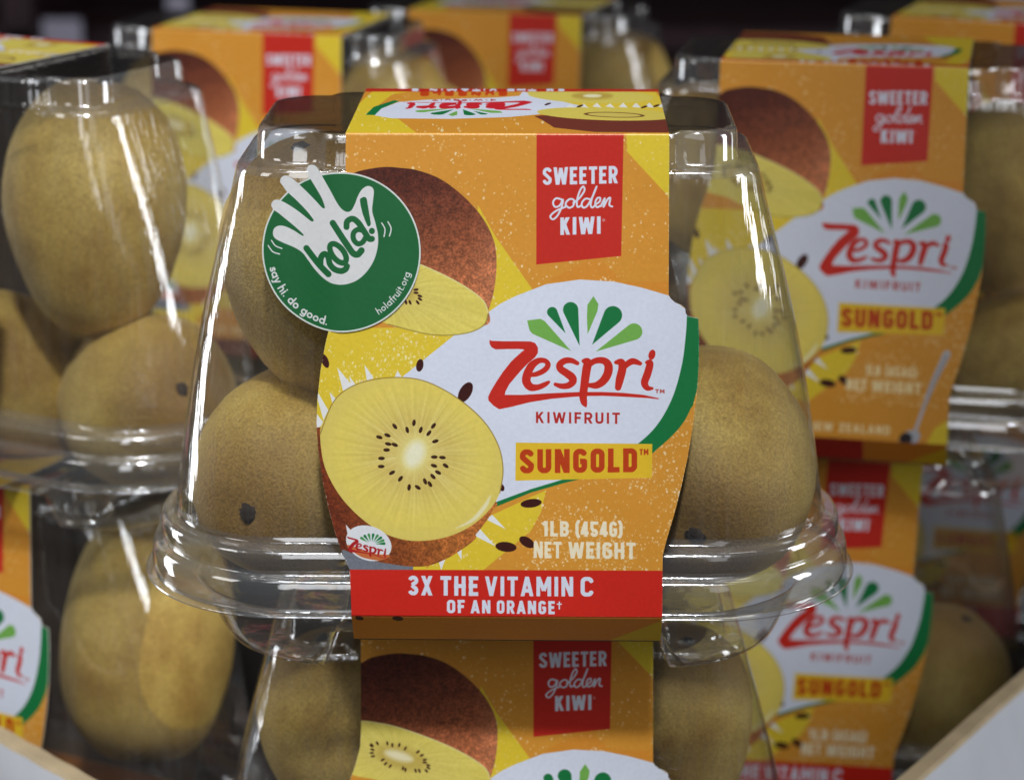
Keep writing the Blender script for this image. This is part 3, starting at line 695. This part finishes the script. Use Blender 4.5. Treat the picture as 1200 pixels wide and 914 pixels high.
def build_lid():
    vs, fs, mi = [], [], []; loops = []
    def add(pts, z):
        i0 = len(vs); vs.extend((x, y, z(x, y) if callable(z) else z) for x, y in pts); loops.append(i0)
    r_t = .016
    def plateau(extra):
        out = outline(HW_T, HD_T, r_t); ins = outline(HW_T - .0058 - extra, HD_T - .0058 - extra, r_t - .005); fl = outline(HW_T - extra, HD_T - extra, r_t)
        res = []
        for (fx, fy), (ix, iy) in zip(fl, ins):
            t = sst(abs(fx), .0455, .0475); res.append((fx + (ix - fx) * t, fy + (iy - fy) * t))
        return res
    add(plateau(.012), Z_TOP - .0004); add(plateau(.004), Z_TOP - .0002); add(plateau(.0016), Z_TOP); add(plateau(.0008), Z_TOP - .0002); add(plateau(.0003), Z_TOP - .0007); add(plateau(0), Z_TOP - .0016); add(plateau(-.0001), Z_TOP - .0026)
    add(plateau(-.0003), Z_LEDGE + .0018); add(plateau(-.0006), Z_LEDGE + .0006)
    add(plateau(-.0012), Z_LEDGE + .0001)
    # ledge to wall
    n0 = len(loops)
    for dz, ex in ((0.0, -.0016), (-.0003, -.0008), (-.0009, -.0002), (-.0022, .0003)):
        add(outline(HW_T + ex, HD_T + ex * .6, r_t), Z_LEDGE + dz)
    nw = 14
    for i in range(1, nw + 1):
        t = i / nw; z = Z_LEDGE - .002 + (Z_WALL + .001 - Z_LEDGE + .002) * t
        b = .0022 * math.sin(t * math.pi)
        add(outline(HW_T + (HW_B - HW_T) * t + b, HD_T + (HD_B - HD_T) * t + b * .15, r_t + .014 * t), z)
    n1 = len(loops)
    for off, z in ((.0004, .0379), (.0012, .0373), (.0030, .0370), (.0040, .0366), (.0046, .0358), (.0048, .0342), (.0049, .0318), (.0045, .0310), (.0042, .0303), (.0046, .0297),
                   (.0058, .0294), (.0066, .0288), (.0071, .0276), (.0074, .0250), (.0076, .0224), (.0073, .0216), (.0073, .0209), (.0078, .0203), (.0088, .0199), (.0093, .0196), (.0092, .0192), (.0084, .0190)):
        add(outline(HW_B + off * 1.06, HD_B + off, .035 + off), z)
    for a in range(len(loops) - 1):
        for i in range(NP):
            j = (i + 1) % NP; fs.append((loops[a] + i, loops[a + 1] + i, loops[a + 1] + j, loops[a] + j)); 
            x_, z_ = abs(vs[loops[a] + i][0]), vs[loops[a] + i][2]; stepped = x_ > .0458
            rimz = (.0362, .0375), (.0294, .0312), (.0188, .0206)
            if a >= n1 - 1: m_ = 3 if any(q0 <= z_ <= q1 for q0, q1 in rimz) else 1
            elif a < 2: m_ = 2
            elif a < n0 + 3:
                m_ = (3 if (a in (2, 3) or a == n0 - 2 or a in (n0, n0 + 1) or .0462 < x_ < .0473) else 1) if stepped else (3 if a in (3, 4) else 0)
            else: m_ = 0
            mi.append(m_)
    c = len(vs); vs.append((0, 0, Z_TOP - .0004))
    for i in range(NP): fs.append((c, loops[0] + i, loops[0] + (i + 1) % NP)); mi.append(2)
    return mesh('lid', vs, fs, True, mi)


def build_tray():
    vs, fs, mi, loops = [], [], [], []
    def add(pts, z):
        loops.append(len(vs))
        for x, y in pts:
            t = sst(abs(x), .0440, .0475); vs.append((x, y, max(z, (.0136 if z > .0129 else .0126) * (1 - t) + z * t)))
    o = outline
    add(o(.0985, .0460, .042), .0222); add(o(.0985, .0460, .042), .0208); add(o(.0975, .0455, .042), .0202); add(o(.0880, .0418, .038), .0200); add(o(.0862, .0408, .037), .0196); add(o(.0850, .0402, .036), .0180)
    for hw, hd, r, z in ((.0843, .0397, .036, .0155), (.0835, .0390, .0355, .0128), (.0822, .0383, .035, .0095), (.0808, .0376, .034, .0062), (.0795, .0368, .033, .0036), (.0778, .0356, .032, .0016), (.0755, .0338, .031, .0004), (.0725, .0315, .029, .0), (.06, .024, .02, 0)): add(o(hw, hd, r), z)
    for a in range(len(loops) - 1):
        for i in range(NP):
            j = (i + 1) % NP; fs.append((loops[a] + i, loops[a + 1] + i, loops[a + 1] + j, loops[a] + j)); mi.append(1 if a < 4 else 0)
    for i in range(NP // 2 - 1):                                   # flat bottom, strip by strip across the pack
        a, b = loops[-1], loops[-1] + NP - 1
    base = [loops[-1] + i for i in range(NP)]
    pos = sorted(base, key=lambda k: (round(vs[k][0], 6)))
    lo = sorted([k for k in base if vs[k][1] < -1e-6], key=lambda k: vs[k][0]); hi = sorted([k for k in base if vs[k][1] > 1e-6], key=lambda k: vs[k][0])
    for a in range(min(len(lo), len(hi)) - 1): fs.append((lo[a], lo[a + 1], hi[a + 1], hi[a])); mi.append(0)
    return mesh('tray', vs, fs, True, mi)


# ------------------------------------------------------------------ sleeve
SW, DT, DB, ZT, ZB = .0418, .035, .0477, .150, .0213


def panel_pt(u, t, off=0.0):
    nrm = Vector((0, -(ZT - ZB), -(DB - DT) * -1)).normalized()
    n = Vector((0, -(ZT - ZB), (DB - DT))).normalized()
    return Vector((u, -(DT + (DB - DT) * t), ZT + (ZB - ZT) * t)) + n * off


def panel_outline():
    l = [art2panel(p) for p in LEFT]; r = [art2panel(p) for p in RIGHT]
    return [(-SW, .006)] + l + [(-SW, .985), (-SW, 1.0)] + [(SW, 1.0), (SW, .985)] + r[::-1] + [(SW, .006)]


def uv_front(u, t): return ((u * 1000 + 53.5) / 107.0, 1 - (t + .01) / 1.13)


def build_front():
    bm = bmesh.new(); uvl = bm.loops.layers.uv.new('UVMap'); P = panel_outline()
    f = [bm.verts.new(panel_pt(u, t)) for u, t in P]; b = [bm.verts.new(panel_pt(u, t, -.00045)) for u, t in P]
    ff = bm.faces.new(f); bf = bm.faces.new(b[::-1]); bf.material_index = 2; n = len(P)
    for i in range(n):
        q = bm.faces.new((f[(i + 1) % n], f[i], b[i], b[(i + 1) % n])); q.material_index = 1
    for lp, (u, t) in zip(ff.loops, P): lp[uvl].uv = uv_front(u, t)
    bm.normal_update()
    if ff.normal.y > 0: bmesh.ops.reverse_faces(bm, faces=bm.faces[:])
    bmesh.ops.triangulate(bm, faces=[x for x in bm.faces if len(x.verts) > 4])
    me = bpy.data.meshes.new('front_panel'); bm.to_mesh(me); bm.free(); return me


def build_band(flap=False, turned=False):
    """Top of the sleeve with its two rounded folds, and the flaps that tuck under the rim; 0.45 mm card."""
    bm = bmesh.new(); uvl = bm.loops.layers.uv.new('UVMap')
    # profile (y, z, texture: 0 front sheet with t / 1 top sheet with y)
    prof = []
    p0 = panel_pt(0, .006); r = .0007
    prof.append((p0.y, p0.z, 0, .006)); prof.append((-DT - .00002, ZT - .00035, 0, .003)); prof.append((-DT + .0001, ZT - .00012, 0, .001)); prof.append((-DT + .0004, ZT, 1, -.0346))
    for y in (-.02, 0, .02): prof.append((y, ZT, 1, y))
    prof += [(DT - .0004, ZT, 1, .0346), (DT - .0001, ZT - .00012, 0, .001), (DT + .00002, ZT - .00035, 0, .003), (-p0.y, p0.z, 0, .006)]
    def strip(pf):
        for k in range(len(pf) - 1):
            (ya, za, ta, va), (yb, zb, tb, vb) = pf[k], pf[k + 1]
            vv = [bm.verts.new((x, y, z)) for x, y, z in ((-SW, ya, za), (SW, ya, za), (SW, yb, zb), (-SW, yb, zb))]
            f = bm.faces.new(vv); tp = 1 if (ta and tb) else 0; f.material_index = tp
            for lp, (x, t_, v_, yy) in zip(f.loops, ((-SW, ta, va, ya), (SW, ta, va, ya), (SW, tb, vb, yb), (-SW, tb, vb, yb))):
                if tp: lp[uvl].uv = ((x * fl * 1000 + 42) / 84, (yy * fl * 1000 + 35.5) / 71)
                else: lp[uvl].uv = uv_front(x, v_ if not t_ else 0.0)
            vb2 = [bm.verts.new((v.co.x, v.co.y * .986, v.co.z - .0004)) for v in vv]
            g = bm.faces.new(vb2[::-1]); g.material_index = 3
            for a, b_ in ((0, 3), (1, 2)):
                e = bm.faces.new((vv[a], vv[b_], vb2[b_], vb2[a])); e.material_index = 2
    fl = -1 if turned else 1
    if flap:
        q0 = panel_pt(0, 1.0); h = [(q0.y, q0.z, 0, 1.0), (q0.y + .0003, q0.z - .0007, 0, 1.006), (q0.y + .0058, q0.z - .0092, 0, 1.062), (q0.y + .0068, q0.z - .0098, 0, 1.07), (-.02, .0112, 0, 1.118)]
        prof = h + [(-y, z, a, b) for y, z, a, b in h[::-1]]
    strip(prof)
    bmesh.ops.remove_doubles(bm, verts=bm.verts, dist=1e-6)
    bmesh.ops.recalc_face_normals(bm, faces=bm.faces)
    me = bpy.data.meshes.new('bottom_flap' if flap else 'sleeve'); bm.to_mesh(me); bm.free(); return me


def build_sticker():
    pts = []
    H = spline(HAND, True, 5); n = 360; hp = np.array(H)
    Pc = np.array(SC, float)
    for i in range(n):
        a = 2 * math.pi * i / n; d = np.array((math.cos(a), math.sin(a))); best = SR
        # farthest crossing of the ray with the hand's edge
        A0, B0 = hp, np.roll(hp, -1, 0); e = B0 - A0; w_ = A0 - Pc
        den = d[0] * e[:, 1] - d[1] * e[:, 0]; den[abs(den) < 1e-9] = 1e-9
        s_ = (w_[:, 0] * e[:, 1] - w_[:, 1] * e[:, 0]) / den; t_ = (w_[:, 0] * d[1] - w_[:, 1] * d[0]) / den
        ok = (t_ >= 0) & (t_ <= 1) & (s_ > 0)
        if ok.any(): best = max(best, s_[ok].max() + 1.5)
        pts.append(tuple(Pc + d * best))
    bm = bmesh.new(); uvl = bm.loops.layers.uv.new('UVMap'); x0, x1, y0, y1 = SBOX
    art = [ST(p) for p in pts] + [ST(SC)]; loc = [art2panel(p) for p in art]
    bend = lambda u: .0021 * sst(-u, SW + .001, SW + .015) + .0012 * sst(-u, .057, .070)
    pt = lambda u, t, o: panel_pt(u, t, o) + Vector((0, bend(u), 0))
    rings = 14; cu, ct_ = loc[-1]; ca = art[-1]; grid = []
    for k in range(rings + 1):
        q = k / rings
        grid.append([(cu + (u - cu) * q, ct_ + (t - ct_) * q, ca[0] + (a_[0] - ca[0]) * q, ca[1] + (a_[1] - ca[1]) * q) for (u, t), a_ in zip(loc[:-1], art[:-1])][::(1 if k == rings else 1)])
    vv = [[bm.verts.new(pt(u, t, .00045)) for u, t, _, _ in g] for g in grid[1:]]; cv = bm.verts.new(pt(cu, ct_, .00045)); b = [bm.verts.new(pt(u, t, .0003)) for u, t, _, _ in grid[-1]]
    uvf = lambda g: ((g[2] - x0) / (x1 - x0), 1 - (g[3] - y0) / (y1 - y0))
    for i in range(n):
        j = (i + 1) % n; q = bm.faces.new((cv, vv[0][i], vv[0][j]))
        for lp, g in zip(q.loops, (grid[0][i], grid[1][i], grid[1][j])): lp[uvl].uv = uvf(g)
        for k in range(rings - 1):
            q = bm.faces.new((vv[k][i], vv[k + 1][i], vv[k + 1][j], vv[k][j]))
            for lp, g in zip(q.loops, (grid[k + 1][i], grid[k + 2][i], grid[k + 2][j], grid[k + 1][j])): lp[uvl].uv = uvf(g)
        e = bm.faces.new((vv[-1][i], b[i], b[j], vv[-1][j])); e.material_index = 1
    bmesh.ops.recalc_face_normals(bm, faces=bm.faces)
    me = bpy.data.meshes.new('sticker'); bm.to_mesh(me); bm.free(); return me


ME_LID, ME_TRAY, ME_BAND, ME_FRONT0 = build_lid(), build_tray(), build_band(), build_front()
ME_FRONT1 = ME_FRONT0.copy(); ME_BAND1 = build_band(False, True); ME_FLAP0 = build_band(True); ME_FLAP1 = ME_FLAP0.copy()
ME_FRONT0.name, ME_FRONT1.name = 'front_panel', 'front_panel_spoon'
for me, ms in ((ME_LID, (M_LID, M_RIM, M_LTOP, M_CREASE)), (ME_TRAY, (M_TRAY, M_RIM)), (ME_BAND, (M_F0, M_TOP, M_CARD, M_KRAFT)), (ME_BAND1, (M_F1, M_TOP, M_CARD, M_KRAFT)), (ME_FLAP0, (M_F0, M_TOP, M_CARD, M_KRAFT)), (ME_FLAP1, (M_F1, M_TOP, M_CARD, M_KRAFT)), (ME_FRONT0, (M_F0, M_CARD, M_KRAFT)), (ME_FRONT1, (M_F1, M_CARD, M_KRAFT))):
    for m in ms: me.materials.append(m)


def pack(loc, yaw, label, variant=0, roll=0, pitch=0, shift=-.003):
    t = bpy.data.objects.new('fruit_pack', None); col.objects.link(t); t.empty_display_size = .02
    t.location = loc; t.matrix_world = Matrix.Translation(loc) @ Matrix.Rotation(R(yaw), 4, 'Z') @ Matrix.Rotation(R(pitch), 4, 'X') @ Matrix.Rotation(R(roll), 4, 'Y')
    tag(t, label, 'fruit pack', 'clear clamshell packs of kiwifruit in the bin')
    for nm, me in (('tray', ME_TRAY), ('lid', ME_LID)):
        o = obj(nm, me, t); o.location.x = shift
    s = obj('sleeve', ME_BAND1 if variant else ME_BAND, t)
    f = obj('front_panel', ME_FRONT1 if variant else ME_FRONT0, s)
    b = obj('back_panel', ME_FRONT0 if variant else ME_FRONT1, s); b.rotation_euler = (0, 0, math.pi)
    obj('bottom_flap', ME_FLAP1 if variant else ME_FLAP0, s)
    return t


# ------------------------------------------------------------------ kiwifruit
def build_kiwi(seed_):
    rnd = random.Random(seed_); vs, fs = [], []; nu, nv = 44, 30; a = .0262 * rnd.uniform(.97, 1.03); c = .0328 * rnd.uniform(.96, 1.05); sq = rnd.uniform(.92, .99)
    vs.append((0, 0, c)); 
    for i in range(1, nv):
        th = math.pi * i / nv
        for j in range(nu):
            ph = 2 * math.pi * j / nu; st, ct = math.sin(th), math.cos(th)
            rr = abs(st) ** .84; prof = 1 + .05 * ct
            x, y, z = a * rr * math.cos(ph) * prof, a * sq * rr * math.sin(ph) * prof, c * ct * (1 - .03 * ct)
            k = 1 + .06 * noise.noise(Vector((x, y, z)) * 38 + Vector((seed_ * 7, 0, 0)))
            k += .012 * noise.noise(Vector((x, y, z)) * 110 + Vector((seed_ * 3, 4, 0)))
            if i <= 2: z -= .0008 * (3 - i) / 2
            vs.append((x * k, y * k, z * k))
    vs.append((0, 0, -c)); vs[0] = (0, 0, vs[1][2] - .0006)
    for j in range(nu): fs.append((0, 1 + j, 1 + (j + 1) % nu))
    for i in range(nv - 2):
        for j in range(nu): p = 1 + i * nu; fs.append((p + j, p + nu + j, p + nu + (j + 1) % nu, p + (j + 1) % nu))
    l = 1 + (nv - 2) * nu
    for j in range(nu): fs.append((len(vs) - 1, l + (j + 1) % nu, l + j))
    return mesh('kiwifruit', vs, fs), vs[0][2]


def build_scar():
    rnd = random.Random(5); vs = [(0, 0, .0009)]; fs = []; n = 18
    for k, (r, z) in enumerate(((.0012, .0012), (.0021, .0006), (.0030, -.0012))):
        for j in range(n):
            q = r * rnd.uniform(.72, 1.3); vs.append((q * math.cos(2 * math.pi * j / n), q * math.sin(2 * math.pi * j / n), z + rnd.uniform(-.0003, .0003)))
    for j in range(n):
        fs.append((0, 1 + j, 1 + (j + 1) % n))
        for k in range(2): p = 1 + k * n; fs.append((p + j, p + n + j, p + n + (j + 1) % n, p + (j + 1) % n))
    return mesh('stem_scar', vs, fs)


KM = [build_kiwi(s) for s in range(6)]; SCAR = build_scar()
for me, _ in KM: me.materials.append(M_KIWI)
SCAR.materials.append(M_SCAR)
kcount = 0


def kiwi(pk, loc, axis, label, scale=1.0, which=None, wide=1.0):
    global kcount
    me, zt = KM[kcount % 6 if which is None else which]; kcount += 1
    o = obj('kiwifruit', me)
    q = Vector(axis).to_track_quat('Z', 'X')
    o.matrix_world = pk.matrix_world @ Matrix.Translation(loc) @ q.to_matrix().to_4x4() @ Matrix.Rotation(kcount * 1.3, 4, 'Z') @ Matrix.Diagonal((scale * wide, scale * wide, scale, 1))
    s = obj('stem_scar', SCAR, o); s.location = (0, 0, zt)
    return tag(o, label, 'kiwifruit', 'golden kiwifruit inside the clear packs')


# ================================================================== the display bin and what lies behind
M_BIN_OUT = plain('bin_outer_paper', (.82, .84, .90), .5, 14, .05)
_n, _l = M_BIN_OUT.node_tree.nodes, M_BIN_OUT.node_tree.links
_wv = _n.new('ShaderNodeTexWave'); _wv.wave_type = 'BANDS'; _wv.bands_direction = 'DIAGONAL'; _wv.inputs['Scale'].default_value = 26; _wv.inputs['Distortion'].default_value = 2.5
_tc = _n.new('ShaderNodeTexCoord'); _l.new(_tc.outputs['Object'], _wv.inputs['Vector'])
_bu = _n.new('ShaderNodeBump'); _bu.inputs['Strength'].default_value = .12; _bu.inputs['Distance'].default_value = .0015; _l.new(_wv.outputs['Fac'], _bu.inputs['Height'])
_l.new(_bu.outputs[0], _n['Principled BSDF'].inputs['Normal'])
M_BIN_EDGE = plain('cut_corrugated_edge', (.50, .39, .24), .8, 90, .12, .05)
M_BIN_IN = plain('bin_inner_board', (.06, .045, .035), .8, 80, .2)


def wall_strip(name, p, q, z0, z1, th=.007, label=None):
    """One board of the bin: printed outer paper, brown cut edge, brown inside."""
    p, q = Vector((*p, 0)), Vector((*q, 0)); d = (q - p).normalized(); n = Vector((d.y, -d.x, 0))        # n points out of the bin
    bm = bmesh.new(); k = 24
    rows = []
    for i in range(k + 1):
        b = p.lerp(q, i / k); wv = .0002 * math.sin(i * .9)
        rows.append([bm.verts.new((b.x + n.x * o, b.y + n.y * o, z)) for o, z in ((0, z0), (0 + wv, z1 - .001), (.0008 + wv, z1), (th - .0008 + wv, z1 + .0003), (th + wv, z1 - .001), (th, z0))])
    for a, b in zip(rows, rows[1:]):
        for j in range(5):
            f = bm.faces.new((a[j], b[j], b[j + 1], a[j + 1])); f.material_index = (2, 1, 1, 1, 0)[j]
    for e in (rows[0], rows[-1][::-1]): bm.faces.new(e).material_index = 1
    bmesh.ops.recalc_face_normals(bm, faces=bm.faces)
    me = bpy.data.meshes.new(name); bm.to_mesh(me); bm.free()
    for m in (M_BIN_OUT, M_BIN_EDGE, M_BIN_IN): me.materials.append(m)
    return me


bin_t = bpy.data.objects.new('display_bin', None); col.objects.link(bin_t); bin_t.location = (0, .9, -.5)
tag(bin_t, 'white cardboard display bin with brown cut edge holding all the packs', 'display bin')
ZR = .08
ring = [(-.42, .765), (-.1735, .709), (-.1295, .664), (-.112, .590), (.106, .590), (.115, .657), (.325, .967), (.40, 1.32), (-.44, 1.32)]
for i in range(len(ring)):
    p, q = ring[i], ring[(i + 1) % len(ring)]
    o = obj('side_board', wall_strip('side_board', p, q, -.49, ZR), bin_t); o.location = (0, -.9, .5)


def sheet(name, pts, m, kind='structure'):
    me = mesh(name, pts, [tuple(range(len(pts)))], False); me.materials.append(m); o = obj(name, me); o['kind'] = kind
    return o


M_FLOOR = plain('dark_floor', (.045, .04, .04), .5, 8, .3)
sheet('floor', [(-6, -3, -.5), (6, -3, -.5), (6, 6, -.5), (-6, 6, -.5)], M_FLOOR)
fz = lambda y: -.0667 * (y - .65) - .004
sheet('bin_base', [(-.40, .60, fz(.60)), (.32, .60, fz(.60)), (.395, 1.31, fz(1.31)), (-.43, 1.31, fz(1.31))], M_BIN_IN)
me = bpy.data.meshes.new('riser')
rv = [(x, y, z) for y, zt_ in ((.915, .127), (1.26, .1035)) for x, z in ((-.33, fz(y) + .001), (.095, fz(y) + .001), (.095, zt_), (-.33, zt_))]
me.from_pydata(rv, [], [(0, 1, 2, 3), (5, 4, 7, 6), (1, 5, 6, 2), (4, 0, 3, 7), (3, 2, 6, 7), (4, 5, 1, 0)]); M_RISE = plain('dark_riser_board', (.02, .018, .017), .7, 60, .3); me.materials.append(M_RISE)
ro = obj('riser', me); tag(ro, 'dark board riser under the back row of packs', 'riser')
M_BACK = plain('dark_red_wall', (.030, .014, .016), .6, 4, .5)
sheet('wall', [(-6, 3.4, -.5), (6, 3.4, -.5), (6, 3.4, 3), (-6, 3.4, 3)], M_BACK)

# ================================================================== packs
PA = pack((-.0006, .6292, .1477), -1.0, 'clear kiwifruit pack in sharp focus with round green hand sticker')
PB = pack((-.0018, .6528, .0018), .6, 'kiwifruit pack directly beneath the one with the green hand sticker', shift=0)
PC = pack((.1195, .8203, .1359), -12, 'blurred kiwifruit pack whose orange sleeve shows a printed spoon', 1, shift=.004)
PD = pack((.0988, .8358, -.0069), -.9, 'kiwifruit pack under the one with the printed spoon, behind the bin edge', 0, 3.2, 1.6, shift=.004)
PE = pack((-.1915, .786, .141), -28, 'large blurred kiwifruit pack at upper left showing its bare clear end', shift=.019)
PF = pack((-.1785, .7894, -.0040), -31, 'kiwifruit pack at the left edge, beneath the bare clear end', 0, -2.4, -1.9, shift=0)
PG = pack((-.1015, 1.0002, .1211), -14.8, 'blurred pack with red badge, standing behind the green sticker', 1)
PH = pack((.0013, 1.1146, .1138), -16.1, 'farthest small pack peeking over the middle of the stickered pack')
PJ = pack((.2036, .9507, .1318), -22, 'pack with plain orange front at the top right corner', 1)
PL = pack((.195, 1.02, -.0195), -12, 'pack low at the right edge, seen beyond a clear lid')

K = kiwi
K(PA, (-.0490, .001, .1050), (-.22, -.20, 1), 'upper left kiwifruit under the green hand sticker', 1.18, 0, 1.0)
K(PA, (-.0590, .001, .0470), (-.30, -.84, -.06), 'lower left kiwifruit with brown stem scar in the stickered pack', 1.10, 1, 1.06)
K(PA, (.0560, .001, .0490), (-.12, -.84, -.24), 'lower right kiwifruit with dark stem scar in the stickered pack', 1.12, 2, 1.06)
K(PA, (.0060, .004, .1080), (.2, .3, 1), 'middle kiwifruit behind the front panel of the stickered pack', 1.05, 3)
K(PB, (-.0490, -.002, .1030), (-.2, -.1, 1), 'left kiwifruit in the pack under the stickered pack', 1.04, 4)
K(PB, (.0490, .000, .1000), (.2, -.1, 1), 'right kiwifruit in the pack under the stickered pack', 1.02, 5)
K(PC, (.056, .0, .1000), (.2, .2, 1), 'upper right kiwifruit in the pack with the printed spoon', 1.0, 0)
K(PC, (.062, .0, .0400), (1, .3, .3), 'lower right kiwifruit in the pack with the printed spoon', .95, 3)
K(PC, (-.050, .002, .1050), (-.2, .2, 1), 'left kiwifruit in the pack with the printed spoon', .95, 1)
K(PD, (.062, .0, .0450), (.3, -.1, 1), 'large pale kiwifruit at the clear right end behind the bin edge', 1.05, 2)
K(PE, (.0610, .000, .1030), (.05, .1, 1), 'big kiwifruit standing upright in the upper left clear end', 1.35, 4, .90)
K(PE, (.074, .004, .0350), (.75, -.45, .35), 'shaded kiwifruit below the upright one in the upper left pack', 1.12, 5)
K(PE, (.016, .003, .0360), (-.5, -.6, .4), 'lower kiwifruit nearest the left picture edge in the upper pack', 1.12, 1)
K(PF, (.060, .000, .0880), (.12, -.3, -1), 'brown kiwifruit at lower left beside the orange sleeve', 1.36, 0, .88)
K(PG, (.050, .0, .1080), (.3, .1, 1), 'pale kiwifruit in the blurred pack behind the green sticker', 1.0, 1)
K(PG, (-.050, .0, .1040), (.3, .1, 1), 'left kiwifruit in the blurred pack behind the green sticker', 1.0, 3)
K(PH, (.050, .0, .1080), (.2, .1, 1), 'pale kiwifruit in the farthest small pack', 1.0, 5)
K(PJ, (-.052, .0, .1060), (.2, .1, 1), 'kiwifruit in the left end of the top right corner pack', 1.0, 4)
K(PL, (-.055, .0, .0600), (.2, .4, 1), 'kiwifruit low at the right edge inside the farther pack', 1.0, 2)

# the round sticker sits on the front pack
stk = obj('sticker', build_sticker(), PA, (M_STK, M_CARD)); stk['label'] = 'round green sticker with a white waving hand'

# ================================================================== far shelf behind the bin
M_SHELF = plain('dark_shelf_metal', (.035, .014, .018), .45, 30, .3)
M_TAG = plain('pale_card', (.42, .40, .50), .6, 100, .1)


def box_mesh(name, sx, sy, sz, m, bev=.002):
    bm = bmesh.new(); bmesh.ops.create_cube(bm, size=1); bmesh.ops.scale(bm, vec=(sx, sy, sz), verts=bm.verts)
    bmesh.ops.bevel(bm, geom=bm.edges[:], offset=bev, segments=2, affect='EDGES')
    me = bpy.data.meshes.new(name); bm.to_mesh(me); bm.free(); me.materials.append(m); return me


shelf = bpy.data.objects.new('store_shelf', None); col.objects.link(shelf); shelf.location = (0, 2.3, -.5)
tag(shelf, 'dark red shelf unit in the gloom behind the packs', 'shelf')
for z in (.42, .60, .80): o = obj('shelf_board', box_mesh('shelf_board', 2.6, .35, .02, M_SHELF), shelf); o.location = (0, 0, z)
for x in (-1.3, -.45, .45, 1.3): o = obj('upright', box_mesh('upright', .03, .35, 1.6, M_SHELF), shelf); o.location = (x, .0, .8)
for i, (x, z, sx, sz, lab) in enumerate([(-.405, .107, .035, .030, 'pale price card on the dark shelf, top left'), (.455, .145, .05, .028, 'pale price card on the dark shelf, top right'), (-.30, .13, .02, .03, 'small pale price card beside the larger left one')]):
    o = obj('price_card', box_mesh('price_card', sx, .003, sz, M_TAG, .0005)); o.location = (x, 2.10, z); tag(o, lab, 'price card')
